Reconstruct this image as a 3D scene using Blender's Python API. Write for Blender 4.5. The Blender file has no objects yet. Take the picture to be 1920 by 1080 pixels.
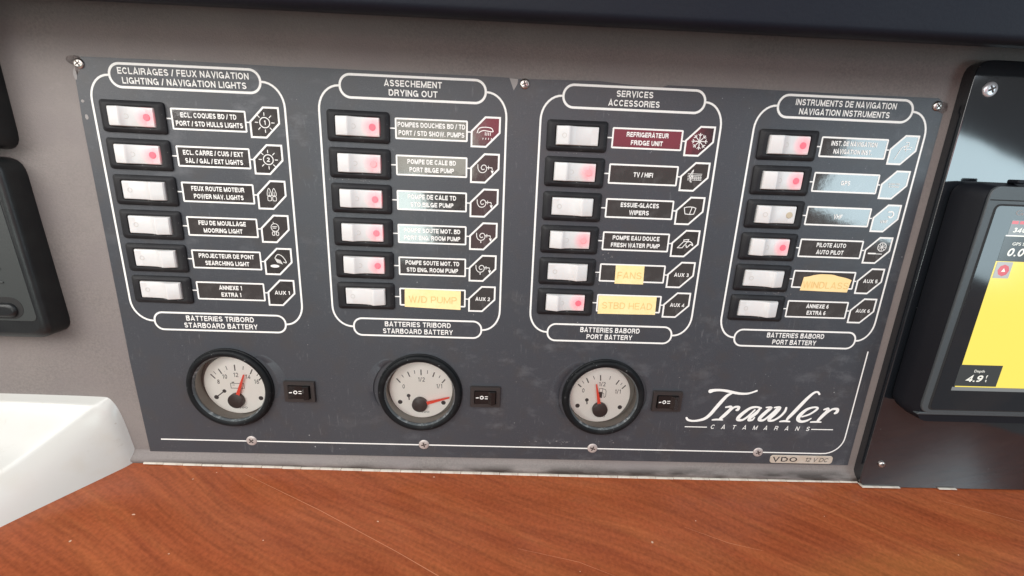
import bpy, bmesh, math, random
from mathutils import Matrix, Vector
random.seed(7)
rad = math.radians
MM = 0.001
LEAN = rad(15)                              # the dashboard leans back 15 degrees
# panel space: x right, y up the fascia, z out of it (all in mm), origin in front of the camera; T puts it in the world
T = Matrix.Rotation(rad(90) - LEAN, 4, 'X')
sc = bpy.context.scene

# ---------------------------------------------------------------- camera
AX = Matrix(((0.99895, -0.03957, -0.02305), (0.03207, 0.96386, -0.26447), (0.03268, 0.26345, 0.96412)))
cam = bpy.data.cameras.new('camera'); co = bpy.data.objects.new('camera', cam); sc.collection.objects.link(co)
r = Vector((AX[0][0], -AX[0][1], -AX[0][2])); d = Vector((AX[1][0], -AX[1][1], -AX[1][2])); f = Vector((AX[2][0], -AX[2][1], -AX[2][2]))
mw = Matrix.Identity(4)
for i in range(3):
    mw[i][0] = r[i]; mw[i][1] = -d[i]; mw[i][2] = -f[i]
mw.translation = Vector((0, 0, 308.24 * MM))
co.matrix_world = T @ mw
cam.sensor_width = 36; cam.lens = 850 / 1920 * 36
cam.clip_start = 0.01; cam.clip_end = 50
sc.camera = co

# ---------------------------------------------------------------- light
w = bpy.data.worlds.new('World'); sc.world = w; w.use_nodes = True
w.node_tree.nodes['Background'].inputs[0].default_value = (0.95, 0.97, 1.0, 1)
w.node_tree.nodes['Background'].inputs[1].default_value = 0.2
def area(name, pos, aim, sx, sy, L, col, roll=0):
    l = bpy.data.lights.new(name, 'AREA'); l.shape = 'RECTANGLE'; l.size = sx * MM; l.size_y = sy * MM
    l.color = col; l.energy = L * sx * sy * MM * MM * math.pi
    o = bpy.data.objects.new(name, l); sc.collection.objects.link(o)
    p = Vector(pos) * MM; a = Vector(aim) * MM
    q = Matrix.Identity(4) if (a - p).xy.length < 1e-6 else (a - p).to_track_quat('-Z', 'Y').to_matrix().to_4x4()
    o.matrix_world = T @ (Matrix.Translation(p) @ q @ Matrix.Rotation(rad(roll), 4, 'Z'))
    return o
area('cabin_window_light', (-720, 740, 1000), (-60, -90, 0), 1300, 800, 5.7, (1.0, 0.99, 0.975))
area('overhead_fill_light', (60, 480, 1150), (60, -60, 0), 1000, 420, 3.6, (1.0, 1.0, 0.99))  # added fill lamp from high in front, brightens the gauge dials
area('port_fill_light', (-820, 120, 420), (-260, -60, 0), 380, 420, 3.4, (1.0, 0.95, 0.88))  # warm fill lamp added to lift the left end of the fascia
area('starboard_fill_light', (900, 560, 640), (-150, -150, 0), 700, 500, 3.4, (0.8, 0.91, 1.0))  # bluish fill lamp added for the right-facing side of the ledge
def pane(name, x0, x1, y0, y1, k, L, col, roll=0):       # lamp behind the camera, placed to mirror in the glossy films
    cx, cy = (x0 + x1) / 2 * k, (y0 + y1) / 2 * k
    area(name, (cx, cy, 308.24 * (k - 1)), (cx, cy, 0), (x1 - x0) * k, (y1 - y0) * k, L, col, roll)
pane('side_window_light', 222, 356, -46, 32, 3.2, 6.0, (0.7, 0.9, 0.98), -20)
pane('aft_opening_light', -100, -48, -62, -14, 4, 9.5, (0.86, 1.0, 0.96), 12)
pane('olive_reflection_light', -74, -18, -9, 30, 4, 3.0, (1.0, 0.97, 0.84))  # added lamp, mirrored as olive glare in the second column's labels
pane('brown_reflection_light', -214, -138, -8, 32, 4, 0.3, (1.0, 0.9, 0.84))  # added lamp, gives the first column's labels their brownish interior reflection
pane('red_shirt_light', -16, 128, 10, 36, 4, 1.9, (1.0, 0.09, 0.17), -2)  # added lamp standing in for a red shirt mirrored in the films
pane('dim_red_shirt_light', -20, 70, -60, 9, 4, 0.3, (1.0, 0.25, 0.35))  # weaker added lamp for the lower part of the shirt's reflection
sc.view_settings.view_transform = 'Standard'; sc.view_settings.look = 'None'
sc.view_settings.exposure = 0; sc.view_settings.gamma = 1
sc.cycles.max_bounces = 8; sc.cycles.transparent_max_bounces = 12

# ---------------------------------------------------------------- materials
def mat(name, col, rough=0.5, ior=1.5, bump=None, mottle=None, specks=None, metal=0, scuff=None, coat=0, emis=None, sss=0):
    m = bpy.data.materials.new(name); m.use_nodes = True
    nt = m.node_tree; N = nt.nodes; Lk = nt.links
    b = N['Principled BSDF']
    b.inputs['Base Color'].default_value = (*col, 1); b.inputs['Roughness'].default_value = rough
    b.inputs['IOR'].default_value = ior; b.inputs['Metallic'].default_value = metal
    b.inputs['Coat Weight'].default_value = coat
    if emis: b.inputs['Emission Color'].default_value = (*emis[0], 1); b.inputs['Emission Strength'].default_value = emis[1]
    if sss:
        b.inputs['Subsurface Weight'].default_value = sss; b.inputs['Subsurface Radius'].default_value = (1, .8, .7); b.inputs['Subsurface Scale'].default_value = .002
    tc = N.new('ShaderNodeTexCoord'); cur = None
    def noise(scale, detail=4, dist=0):
        n = N.new('ShaderNodeTexNoise'); n.inputs['Scale'].default_value = scale; n.inputs['Detail'].default_value = detail
        n.inputs['Distortion'].default_value = dist; Lk.new(tc.outputs['Object'], n.inputs['Vector']); return n.outputs['Fac']
    def ramp(src, a, b_):
        n = N.new('ShaderNodeMapRange'); n.inputs['From Min'].default_value = a; n.inputs['From Max'].default_value = b_
        Lk.new(src, n.inputs['Value']); return n.outputs['Result']
    def mix(fac, c1, c2):
        n = N.new('ShaderNodeMix'); n.data_type = 'RGBA'
        if hasattr(fac, 'links'): Lk.new(fac, n.inputs['Factor'])
        else: n.inputs['Factor'].default_value = fac
        for s, c in ((n.inputs[6], c1), (n.inputs[7], c2)):
            if hasattr(c, 'links'): Lk.new(c, s)
            else: s.default_value = (*c, 1)
        return n.outputs[2]
    def mul(a, b_):
        n = N.new('ShaderNodeMath'); n.operation = 'MULTIPLY'; Lk.new(a, n.inputs[0])
        if hasattr(b_, 'links'): Lk.new(b_, n.inputs[1])
        else: n.inputs[1].default_value = b_
        return n.outputs[0]
    cur = tuple(col)
    for sca, lo, hi, c2 in (mottle or []):
        cur = mix(ramp(noise(sca), lo, hi), cur, c2)
    for sca, thr, c2 in (specks or []):
        v = N.new('ShaderNodeTexVoronoi'); v.inputs['Scale'].default_value = sca; Lk.new(tc.outputs['Object'], v.inputs['Vector'])
        s = ramp(v.outputs['Distance'], thr, thr * .5)
        s = mul(s, ramp(noise(sca * .21, 2), .54, .62))
        cur = mix(s, cur, c2)
    for sca, lo, hi, c2, stretch in (scuff or []):
        mp = N.new('ShaderNodeMapping'); mp.inputs['Scale'].default_value = stretch; Lk.new(tc.outputs['Object'], mp.inputs['Vector'])
        n = N.new('ShaderNodeTexNoise'); n.inputs['Scale'].default_value = sca; n.inputs['Detail'].default_value = 8
        n.inputs['Roughness'].default_value = .7; Lk.new(mp.outputs[0], n.inputs['Vector'])
        cur = mix(mul(ramp(n.outputs['Fac'], lo, hi), ramp(noise(sca * .13, 2), .45, .62)), cur, c2)
    if hasattr(cur, 'links'): Lk.new(cur, b.inputs['Base Color'])
    if bump:
        sca, dist = bump
        bp = N.new('ShaderNodeBump'); bp.inputs['Distance'].default_value = dist * MM; bp.inputs['Strength'].default_value = 1
        Lk.new(noise(sca, 3), bp.inputs['Height']); Lk.new(bp.outputs[0], b.inputs['Normal'])
    m['nodes'] = 1
    return m
M = {}
M['fascia'] = mat('taupe_leatherette', (.205, .178, .166), .6, bump=(1500, .25), mottle=[(700, .35, .7, (.145, .128, .12)), (9, .35, .7, (.228, .2, .186)), (28, .45, .75, (.19, .164, .158))],
                  specks=[(45, .045, (.6, .58, .55))], scuff=[(60, .62, .85, (.27, .245, .23), (1, 1.5, 1))])
M['paint'] = mat('charcoal_paint', (.038, .042, .051), .4, bump=(2600, .06), mottle=[(1600, .4, .72, (.064, .067, .073)), (22, .42, .7, (.047, .051, .059)), (60, .5, .8, (.052, .05, .052))],
                 specks=[(90, .05, (.5, .5, .5)), (190, .06, (.33, .34, .35))], scuff=[(38, .54, .8, (.125, .13, .14), (1, 1.6, 1)), (160, .58, .8, (.17, .175, .18), (3, .5, 1)), (500, .56, .8, (.12, .125, .13), (1, 1, 1))])
M['print'] = mat('white_print', (.86, .85, .81), .5, mottle=[(900, .4, .8, (.78, .77, .74))])
M['film'] = mat('clear_label_film', (.045, .038, .035), .08, ior=2.0, bump=(130, .035), mottle=[(140, .5, .75, (.06, .053, .05))],
                specks=[(260, .1, (.25, .24, .23))], scuff=[(170, .55, .72, (.13, .125, .12), (1, .6, 1))])
M['film2'] = mat('scratched_label_film', (.035, .03, .028), .1, ior=1.9, bump=(160, .05), mottle=[(200, .45, .7, (.055, .05, .046))],
                 specks=[(300, .1, (.22, .21, .2))], scuff=[(200, .55, .8, (.11, .1, .095), (1, .6, 1))])
M['red_sheen'] = mat('red_reflection_film', (.024, .018, .019), .12, ior=2.1, bump=(150, .04), specks=[(260, .08, (.2, .12, .12))])  # faint red of the mirrored shirt put into base and speck colours
M['bezel'] = mat('black_switch_plastic', (.013, .013, .015), .55, ior=1.33, bump=(1200, .05), mottle=[(50, .45, .7, (.024, .024, .025))],
                 specks=[(420, .1, (.2, .2, .2)), (150, .05, (.3, .3, .3))], scuff=[(300, .6, .78, (.09, .09, .09), (1, 1, 1))])
M['well'] = mat('deep_black', (.01, .01, .01), .7)
def rocker_mat(name, lit):
    m = mat(name, (.66, .65, .64), .33, bump=(300, .04), mottle=[(90, .5, .75, (.62, .605, .58))], sss=.25)
    nt = m.node_tree; N = nt.nodes; L = nt.links; b = N['Principled BSDF']
    if lit:                                  # the lamp inside shines through the translucent cap round its lens
        tc = N.new('ShaderNodeTexCoord'); sep = N.new('ShaderNodeSeparateXYZ'); L.new(tc.outputs['Object'], sep.inputs[0])
        vs = N.new('ShaderNodeVectorMath'); vs.operation = 'SUBTRACT'; vs.inputs[1].default_value = (9.2 * MM, 0, 2.9 * MM); L.new(tc.outputs['Object'], vs.inputs[0])
        ln = N.new('ShaderNodeVectorMath'); ln.operation = 'LENGTH'; L.new(vs.outputs[0], ln.inputs[0])
        mr = N.new('ShaderNodeMapRange'); mr.interpolation_type = 'SMOOTHSTEP'; mr.inputs['From Min'].default_value = 8.0 * MM; mr.inputs['From Max'].default_value = 1.5 * MM
        L.new(ln.outputs['Value'], mr.inputs['Value'])
        mx = N.new('ShaderNodeMix'); mx.data_type = 'RGBA'; L.new(mr.outputs[0], mx.inputs['Factor'])
        src = b.inputs['Base Color'].links[0].from_socket; L.new(src, mx.inputs[6]); mx.inputs[7].default_value = (.66, .4, .42, 1); L.new(mx.outputs[2], b.inputs['Base Color'])
        b.inputs['Emission Color'].default_value = (1, .09, .13, 1)
        ms = N.new('ShaderNodeMath'); ms.operation = 'MULTIPLY'; ms.inputs[1].default_value = lit; L.new(mr.outputs[0], ms.inputs[0]); L.new(ms.outputs[0], b.inputs['Emission Strength'])
    return m
M['rocker'] = rocker_mat('white_rocker_plastic', 0)
M['rocker_lit'] = rocker_mat('lit_white_rocker_plastic', .5)
M['rocker_dim'] = rocker_mat('faintly_lit_white_rocker_plastic', .24)
M['lens'] = mat('red_lamp_lens', (.72, .14, .17), .3, emis=((1, .05, .11), .5))
M['lens_dim'] = mat('dim_red_lamp_lens', (.75, .35, .37), .35, emis=((1, .08, .1), .2))
M['lens_off'] = mat('stained_lamp_lens', (.5, .42, .3), .4)
M['mark'] = mat('embossed_mark', (.52, .49, .45), .5)
M['tape'] = mat('yellow_tape', (.94, .74, .35), .5, bump=(90, .1), mottle=[(60, .4, .7, (.95, .77, .42)), (500, .45, .8, (.92, .7, .31))], specks=[(160, .06, (.5, .34, .12))])
M['tape2'] = mat('faded_orange_tape', (.93, .67, .31), .5, bump=(90, .1), mottle=[(60, .4, .7, (.94, .7, .36))], specks=[(160, .06, (.45, .28, .12))])
M['tape_ink'] = mat('faded_ink', (.74, .52, .2), .6)
M['ink'] = mat('black_ink', (.02, .02, .022), .5)
M['dial'] = mat('cream_dial', (.96, .925, .86), .5, mottle=[(40, .4, .75, (.92, .88, .8))])
M['dial_ink'] = mat('grey_dial_ink', (.05, .045, .045), .5)
M['hub'] = mat('needle_hub_plastic', (.045, .036, .034), .45)
M['needle'] = mat('orange_red_needle', (.8, .07, .04), .45, emis=((1, .05, .02), .08))
M['bezel_ring'] = mat('worn_black_ring', (.007, .008, .009), .5, ior=1.25, bump=(500, .12), mottle=[(120, .5, .75, (.014, .015, .016))], specks=[(230, .1, (.35, .36, .36)), (450, .12, (.2, .22, .22))],
                      scuff=[(260, .62, .78, (.2, .21, .21), (1, 1, 1))])
M['gauge_wall'] = mat('grey_gauge_wall', (.2, .19, .17), .45, bump=(300, .1))
M['chamfer'] = mat('salty_glass_edge', (.07, .08, .085), .35, scuff=[(180, .5, .7, (.5, .52, .52), (1, 1, 1))])
M['mini'] = mat('brownish_black_plastic', (.03, .025, .024), .42, bump=(900, .05), specks=[(300, .08, (.25, .24, .23))])
M['mini_rocker'] = mat('glossy_black_plastic', (.012, .011, .011), .22, bump=(200, .06))
M['steel'] = mat('stainless_steel', (.62, .58, .55), .28, metal=1, bump=(700, .15), mottle=[(500, .4, .7, (.5, .44, .4))])
M['pale_screw'] = mat('dull_screw_head', (.56, .5, .47), .45, metal=.35, bump=(600, .15), mottle=[(500, .4, .75, (.42, .36, .34))])
M['slot'] = mat('dark_screw_recess', (.06, .045, .04), .6)  # dark brown, drawn as a flat cross on the head
M['zinc'] = mat('bright_zinc', (.8, .82, .85), .3, metal=.6)
M['hood'] = mat('navy_black_vinyl', (.004, .006, .013), .6, ior=1.35, bump=(500, .1), mottle=[(12, .4, .7, (.006, .008, .014))])
M['black'] = mat('satin_black_plastic', (.012, .013, .014), .36, ior=1.4, bump=(900, .05), mottle=[(60, .4, .7, (.018, .02, .02))])
M['inset'] = mat('textured_dark_plastic', (.032, .037, .036), .5, bump=(900, .08))
M['acrylic'] = mat('smoky_black_acrylic', (.009, .011, .014), .07, ior=1.9, bump=(9, .25), mottle=[(14, .45, .75, (.016, .018, .021))], specks=[(120, .05, (.2, .21, .22))])
M['plotter'] = mat('black_plotter_plastic', (.006, .007, .01), .5, ior=1.3, bump=(900, .04))
M['plotter_rim'] = mat('grey_plotter_rim', (.055, .063, .067), .4, bump=(1200, .05))
M['screen_glass'] = mat('dark_screen_glass', (.012, .013, .016), .08, ior=1.55, mottle=[(25, .4, .7, (.02, .018, .019))])
M['yellow'] = mat('lit_yellow_screen', (.1, .09, .03), .15, emis=((1, .8, .125), .97))
M['scr_dark'] = mat('dark_screen_field', (.02, .02, .02), .15, emis=((.045, .05, .05), .8))
M['scr_grey'] = mat('grey_screen_field', (.05, .05, .05), .15, emis=((.3, .32, .32), .6))
M['scr_lightgrey'] = mat('pale_screen_button', (.05, .05, .05), .15, emis=((.55, .55, .54), .8))
M['scr_white'] = mat('white_screen_text', (.1, .1, .1), .15, emis=((1, .98, .86), .95))
M['scr_red'] = mat('red_screen_mark', (.1, .02, .02), .15, emis=((.85, .1, .13), .75))
M['gelcoat'] = mat('cream_white_gelcoat', (.55, .545, .515), .25, mottle=[(10, .4, .7, (.57, .57, .55)), (40, .5, .8, (.53, .51, .46))], scuff=[(90, .6, .8, (.4, .36, .3), (1, 1, 1))], specks=[(60, .05, (.3, .22, .16))], bump=(120, .06))
M['trim'] = mat('chipped_cream_paint', (.68, .63, .55), .5, bump=(600, .3), mottle=[(140, .5, .7, (.5, .42, .34))])
M['rust'] = mat('dark_worn_edge', (.045, .028, .024), .4, bump=(900, .5), mottle=[(300, .4, .65, (.12, .09, .08))])
M['chip'] = mat('bare_grey_chip', (.3, .28, .27), .6, bump=(900, .3))
M['badge'] = mat('silver_beige_badge', (.6, .52, .42), .35, metal=.3, mottle=[(160, .4, .7, (.66, .6, .52))])
# grime gathered along the foot of the fascia
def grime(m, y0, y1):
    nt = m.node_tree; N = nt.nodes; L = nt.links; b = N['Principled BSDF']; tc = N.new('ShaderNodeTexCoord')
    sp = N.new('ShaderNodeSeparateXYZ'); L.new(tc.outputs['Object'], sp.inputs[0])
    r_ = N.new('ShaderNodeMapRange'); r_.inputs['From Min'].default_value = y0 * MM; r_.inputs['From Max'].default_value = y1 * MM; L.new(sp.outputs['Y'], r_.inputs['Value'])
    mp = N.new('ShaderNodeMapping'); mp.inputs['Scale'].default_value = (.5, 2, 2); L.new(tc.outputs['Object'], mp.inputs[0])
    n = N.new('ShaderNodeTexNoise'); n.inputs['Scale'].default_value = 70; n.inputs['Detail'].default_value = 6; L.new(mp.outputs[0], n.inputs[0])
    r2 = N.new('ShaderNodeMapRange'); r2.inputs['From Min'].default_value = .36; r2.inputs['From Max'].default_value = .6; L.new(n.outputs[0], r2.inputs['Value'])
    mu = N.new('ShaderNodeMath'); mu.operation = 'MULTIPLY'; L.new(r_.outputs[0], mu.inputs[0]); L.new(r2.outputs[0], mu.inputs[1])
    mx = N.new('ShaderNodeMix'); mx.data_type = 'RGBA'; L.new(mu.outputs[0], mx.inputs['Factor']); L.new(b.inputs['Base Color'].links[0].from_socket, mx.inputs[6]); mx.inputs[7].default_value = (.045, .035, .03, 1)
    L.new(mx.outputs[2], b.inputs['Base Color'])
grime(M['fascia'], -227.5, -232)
# varnished wood
WROT = 25
def wood():
    m = bpy.data.materials.new('red_brown_varnished_wood'); m.use_nodes = True; nt = m.node_tree; N = nt.nodes; L = nt.links; b = N['Principled BSDF']
    tc = N.new('ShaderNodeTexCoord'); rt = N.new('ShaderNodeMapping'); L.new(tc.outputs['Object'], rt.inputs[0]); rt.inputs['Rotation'].default_value = (0, 0, rad(WROT))
    bend = N.new('ShaderNodeTexNoise'); bend.inputs['Scale'].default_value = 3.5; bend.inputs['Detail'].default_value = 1; L.new(tc.outputs['Object'], bend.inputs[0])
    bs = N.new('ShaderNodeVectorMath'); bs.operation = 'SCALE'; bs.inputs['Scale'].default_value = .09; L.new(bend.outputs['Color'], bs.inputs[0])
    ba = N.new('ShaderNodeVectorMath'); L.new(rt.outputs[0], ba.inputs[0]); L.new(bs.outputs[0], ba.inputs[1])
    mp = N.new('ShaderNodeMapping'); L.new(ba.outputs[0], mp.inputs[0]); mp.inputs['Scale'].default_value = (.9, 12, 1)
    wv = N.new('ShaderNodeTexNoise'); wv.inputs['Scale'].default_value = 7; wv.inputs['Detail'].default_value = 5; wv.inputs['Roughness'].default_value = .55; wv.inputs['Distortion'].default_value = .7; L.new(mp.outputs[0], wv.inputs[0])
    cr = N.new('ShaderNodeValToRGB'); e = cr.color_ramp.elements; e[0].position = .28; e[0].color = (.265, .062, .024, 1); e[1].position = .72; e[1].color = (.35, .1, .036, 1)
    x = e.new(.5); x.color = (.3, .076, .028, 1); L.new(wv.outputs[0], cr.inputs[0])
    mp2 = N.new('ShaderNodeMapping'); L.new(ba.outputs[0], mp2.inputs[0]); mp2.inputs['Scale'].default_value = (1.6, 26, 1)
    n2 = N.new('ShaderNodeTexNoise'); n2.inputs['Scale'].default_value = 14; n2.inputs['Detail'].default_value = 4; L.new(mp2.outputs[0], n2.inputs[0])
    r2 = N.new('ShaderNodeMapRange'); r2.inputs['From Min'].default_value = .35; r2.inputs['From Max'].default_value = .7; r2.inputs['To Min'].default_value = 1.1; r2.inputs['To Max'].default_value = .8; L.new(n2.outputs[0], r2.inputs[0])
    n3 = N.new('ShaderNodeTexNoise'); n3.inputs['Scale'].default_value = 420; n3.inputs['Detail'].default_value = 3; L.new(tc.outputs['Object'], n3.inputs[0])
    r3 = N.new('ShaderNodeMapRange'); r3.inputs['From Min'].default_value = .3; r3.inputs['From Max'].default_value = .7; r3.inputs['To Min'].default_value = .86; r3.inputs['To Max'].default_value = 1.14; L.new(n3.outputs[0], r3.inputs[0])
    mm_ = N.new('ShaderNodeMath'); mm_.operation = 'MULTIPLY'; L.new(r2.outputs[0], mm_.inputs[0]); L.new(r3.outputs[0], mm_.inputs[1])
    vm = N.new('ShaderNodeVectorMath'); vm.operation = 'SCALE'; L.new(cr.outputs[0], vm.inputs[0]); L.new(mm_.outputs[0], vm.inputs['Scale'])
    vo = N.new('ShaderNodeTexVoronoi'); vo.inputs['Scale'].default_value = 38; L.new(tc.outputs['Object'], vo.inputs[0])
    sp = N.new('ShaderNodeMapRange'); sp.inputs['From Min'].default_value = .035; sp.inputs['From Max'].default_value = .02; L.new(vo.outputs['Distance'], sp.inputs[0])
    mx = N.new('ShaderNodeMix'); mx.data_type = 'RGBA'; L.new(sp.outputs[0], mx.inputs['Factor']); L.new(vm.outputs[0], mx.inputs[6]); mx.inputs[7].default_value = (.55, .38, .27, 1)
    L.new(mx.outputs[2], b.inputs['Base Color']); b.inputs['Roughness'].default_value = .19
    bp = N.new('ShaderNodeBump'); bp.inputs['Distance'].default_value = .00006; L.new(n3.outputs[0], bp.inputs['Height']); L.new(bp.outputs[0], b.inputs['Normal'])
    return m
M['wood'] = wood()
M['scratch'] = mat('fine_scratch', (.5, .2, .1), .4)
M['scratch2'] = mat('bare_chip_in_varnish', (.6, .4, .28), .5)
def glass():
    m = bpy.data.materials.new('clear_gauge_glass'); m.use_nodes = True; nt = m.node_tree; N = nt.nodes; L = nt.links
    for n in list(N): N.remove(n)
    o = N.new('ShaderNodeOutputMaterial'); t = N.new('ShaderNodeBsdfTransparent'); g = N.new('ShaderNodeBsdfGlossy'); g.inputs['Roughness'].default_value = .04
    fr = N.new('ShaderNodeFresnel'); fr.inputs[0].default_value = 1.45; mx = N.new('ShaderNodeMixShader'); t.inputs[0].default_value = (1, 1, 1, 1)
    L.new(fr.outputs[0], mx.inputs[0]); L.new(t.outputs[0], mx.inputs[1]); L.new(g.outputs[0], mx.inputs[2]); L.new(mx.outputs[0], o.inputs[0])
    return m
M['glass'] = glass()

# ---------------------------------------------------------------- geometry helpers (mm)
class G:
    def __init__(s): s.v = []; s.f = []; s.mi = []
    def add(s, vs, fs, m=0):
        b = len(s.v); s.v += [tuple(p) for p in vs]; s.f += [tuple(i + b for i in f) for f in fs]; s.mi += [m] * len(fs); return s
    def tf(s, dx=0, dy=0, dz=0, sx=1, sy=1, sz=1, rot=0):
        c, n = math.cos(rot), math.sin(rot)
        s.v = [((x * sx) * c - (y * sy) * n + dx, (x * sx) * n + (y * sy) * c + dy, z * sz + dz) for x, y, z in s.v]; return s
    def join(s, o, **k):
        o2 = G(); o2.v = list(o.v); o2.f = list(o.f); o2.mi = list(o.mi)
        if k: o2.tf(**k)
        return s.add(o2.v, o2.f)
def rrect(cx, cy, w, h, r, n=6):
    P = []
    for (sx, sy, a0) in ((1, 1, 0), (-1, 1, 90), (-1, -1, 180), (1, -1, 270)):
        for i in range(n + 1):
            a = rad(a0 + 90 * i / n); P.append((cx + sx * (w / 2 - r) + r * math.cos(a), cy + sy * (h / 2 - r) + r * math.sin(a)))
    return P
def loft(g, rings, cap0=False, cap1=True):
    n = len(rings[0]); vs = [p for R_ in rings for p in R_]; fs = []
    for k in range(len(rings) - 1):
        for i in range(n):
            j = (i + 1) % n; fs.append((k * n + i, k * n + j, (k + 1) * n + j, (k + 1) * n + i))
    if cap1: fs.append(tuple((len(rings) - 1) * n + i for i in range(n)))
    if cap0: fs.append(tuple(reversed(range(n))))
    return g.add(vs, fs)
def slab(poly, z0, z1, bev=0, cap0=False):                 # prism with an optional rounded upper edge (poly ccw, shrunk about its centre)
    g = G(); cx = (min(p[0] for p in poly) + max(p[0] for p in poly)) / 2; cy = (min(p[1] for p in poly) + max(p[1] for p in poly)) / 2
    hw = max(p[0] for p in poly) - cx; hh = max(p[1] for p in poly) - cy
    rings = [[(x, y, z0) for x, y in poly]]
    if bev:
        for i in range(0, 5):
            a = rad(90 * i / 4); ins = bev * (1 - math.cos(a)); zz = z1 - bev + bev * math.sin(a)
            rings.append([(cx + (x - cx) * (hw - ins) / hw, cy + (y - cy) * (hh - ins) / hh, zz) for x, y in poly])
    else: rings.append([(x, y, z1) for x, y in poly])
    return loft(g, rings, cap0)
def box(x0, x1, y0, y1, z0, z1): return slab([(x1, y1), (x0, y1), (x0, y0), (x1, y0)], z0, z1, 0, True)
def smooth_path(P, n=6):
    out = []
    for i in range(len(P) - 1):
        p0 = P[max(i - 1, 0)]; p1 = P[i]; p2 = P[i + 1]; p3 = P[min(i + 2, len(P) - 1)]
        for k in range(n):
            t = k / n
            out.append(tuple(.5 * (2 * b + (c - a) * t + (2 * a - 5 * b + 4 * c - d_) * t * t + (3 * b - a - 3 * c + d_) * t ** 3) for a, b, c, d_ in zip(p0, p1, p2, p3)))
    out.append(tuple(P[-1])); return out
def ribbon(g, P, w=1.0, z=0.0, closed=False, caps=True):     # flat print stroke, mitred; points (x, y[, width])
    Q = [(p[0], p[1], p[2] if len(p) > 2 else w) for p in P]; n = len(Q); L_, R_ = [], []
    for i in range(n):
        a = Q[i - 1] if (i or closed) else None; c = Q[(i + 1) % n] if (i < n - 1 or closed) else None; p = Q[i]
        d1 = Vector((p[0] - a[0], p[1] - a[1])).normalized() if a else None; d2 = Vector((c[0] - p[0], c[1] - p[1])).normalized() if c else None
        if d1 is None: d1 = d2
        if d2 is None: d2 = d1
        t = d1 + d2
        t = t.normalized() if t.length > 1e-6 else d1
        nn = Vector((-t.y, t.x)); k = max(nn.dot(Vector((-d1.y, d1.x))), .45); o = p[2] / 2 / k
        L_.append((p[0] + nn.x * o, p[1] + nn.y * o, z)); R_.append((p[0] - nn.x * o, p[1] - nn.y * o, z))
    fs = [(i, n + i, n + (i + 1) % n, (i + 1) % n) for i in range(n if closed else n - 1)]
    g.add(L_ + R_, fs)
    if caps and not closed:
        for (p, q, s) in ((Q[0], Q[1], 1), (Q[-1], Q[-2], -1)):
            a0 = math.atan2(p[1] - q[1], p[0] - q[0]); r_ = p[2] / 2
            vs = [(p[0] + r_ * math.cos(a0 - rad(90) + rad(180) * i / 6), p[1] + r_ * math.sin(a0 - rad(90) + rad(180) * i / 6), z) for i in range(7)]
            g.add(vs, [tuple(range(7))])
    return g
def disc(g, cx, cy, r_, z, n=20, sy=1):
    return g.add([(cx + r_ * math.cos(2 * math.pi * i / n), cy + sy * r_ * math.sin(2 * math.pi * i / n), z) for i in range(n)], [tuple(range(n))])
def circ(cx, cy, r_, n=20, a0=0, a1=360, sy=1):
    return [(cx + r_ * math.cos(rad(a0 + (a1 - a0) * i / n)), cy + sy * r_ * math.sin(rad(a0 + (a1 - a0) * i / n))) for i in range(n + (a1 - a0 < 360))]
def lathe(prof, n=72, cx=0, cy=0):
    g = G(); rings = [[(cx + r_ * math.cos(2 * math.pi * i / n), cy + r_ * math.sin(2 * math.pi * i / n), z) for i in range(n)] for r_, z in prof]
    return loft(g, rings, False, prof[-1][0] < 1)
_tc = {}
def text(s, bold=.018, gap=1.0, shear=0):
    key = (s, bold, gap, shear)
    if key in _tc: return _tc[key]
    cu = bpy.data.curves.new('t', 'FONT'); cu.body = s; cu.size = 1; cu.offset = bold; cu.resolution_u = 3; cu.space_character = gap; cu.fill_mode = 'FRONT'; cu.shear = shear
    o = bpy.data.objects.new('t', cu); sc.collection.objects.link(o); bpy.context.view_layer.update()
    me = o.evaluated_get(bpy.context.evaluated_depsgraph_get()).to_mesh()
    g = G(); g.add([(v.co.x, v.co.y, 0) for v in me.vertices], [tuple(p.vertices) for p in me.polygons])
    bpy.data.objects.remove(o); bpy.data.curves.remove(cu)
    x0 = min(v[0] for v in g.v); x1 = max(v[0] for v in g.v); y0 = min(v[1] for v in g.v); y1 = max(v[1] for v in g.v)
    g.v = [(x - (x0 + x1) / 2, y - (y0 + y1) / 2, 0) for x, y, z in g.v]
    _tc[key] = (g, x1 - x0, y1 - y0); return _tc[key]
def put_text(g, s, cx, cy, cap, z, wf=1.0, width=None, rot=0, **k):  # cap = capital height in mm
    t, tw, th = text(s, **k); cu = text('H', **k)[2]; sc_ = cap / cu
    return g.join(t, dx=cx, dy=cy, dz=z, sx=(width / tw if width else sc_ * wf), sy=sc_, rot=rot)
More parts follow.
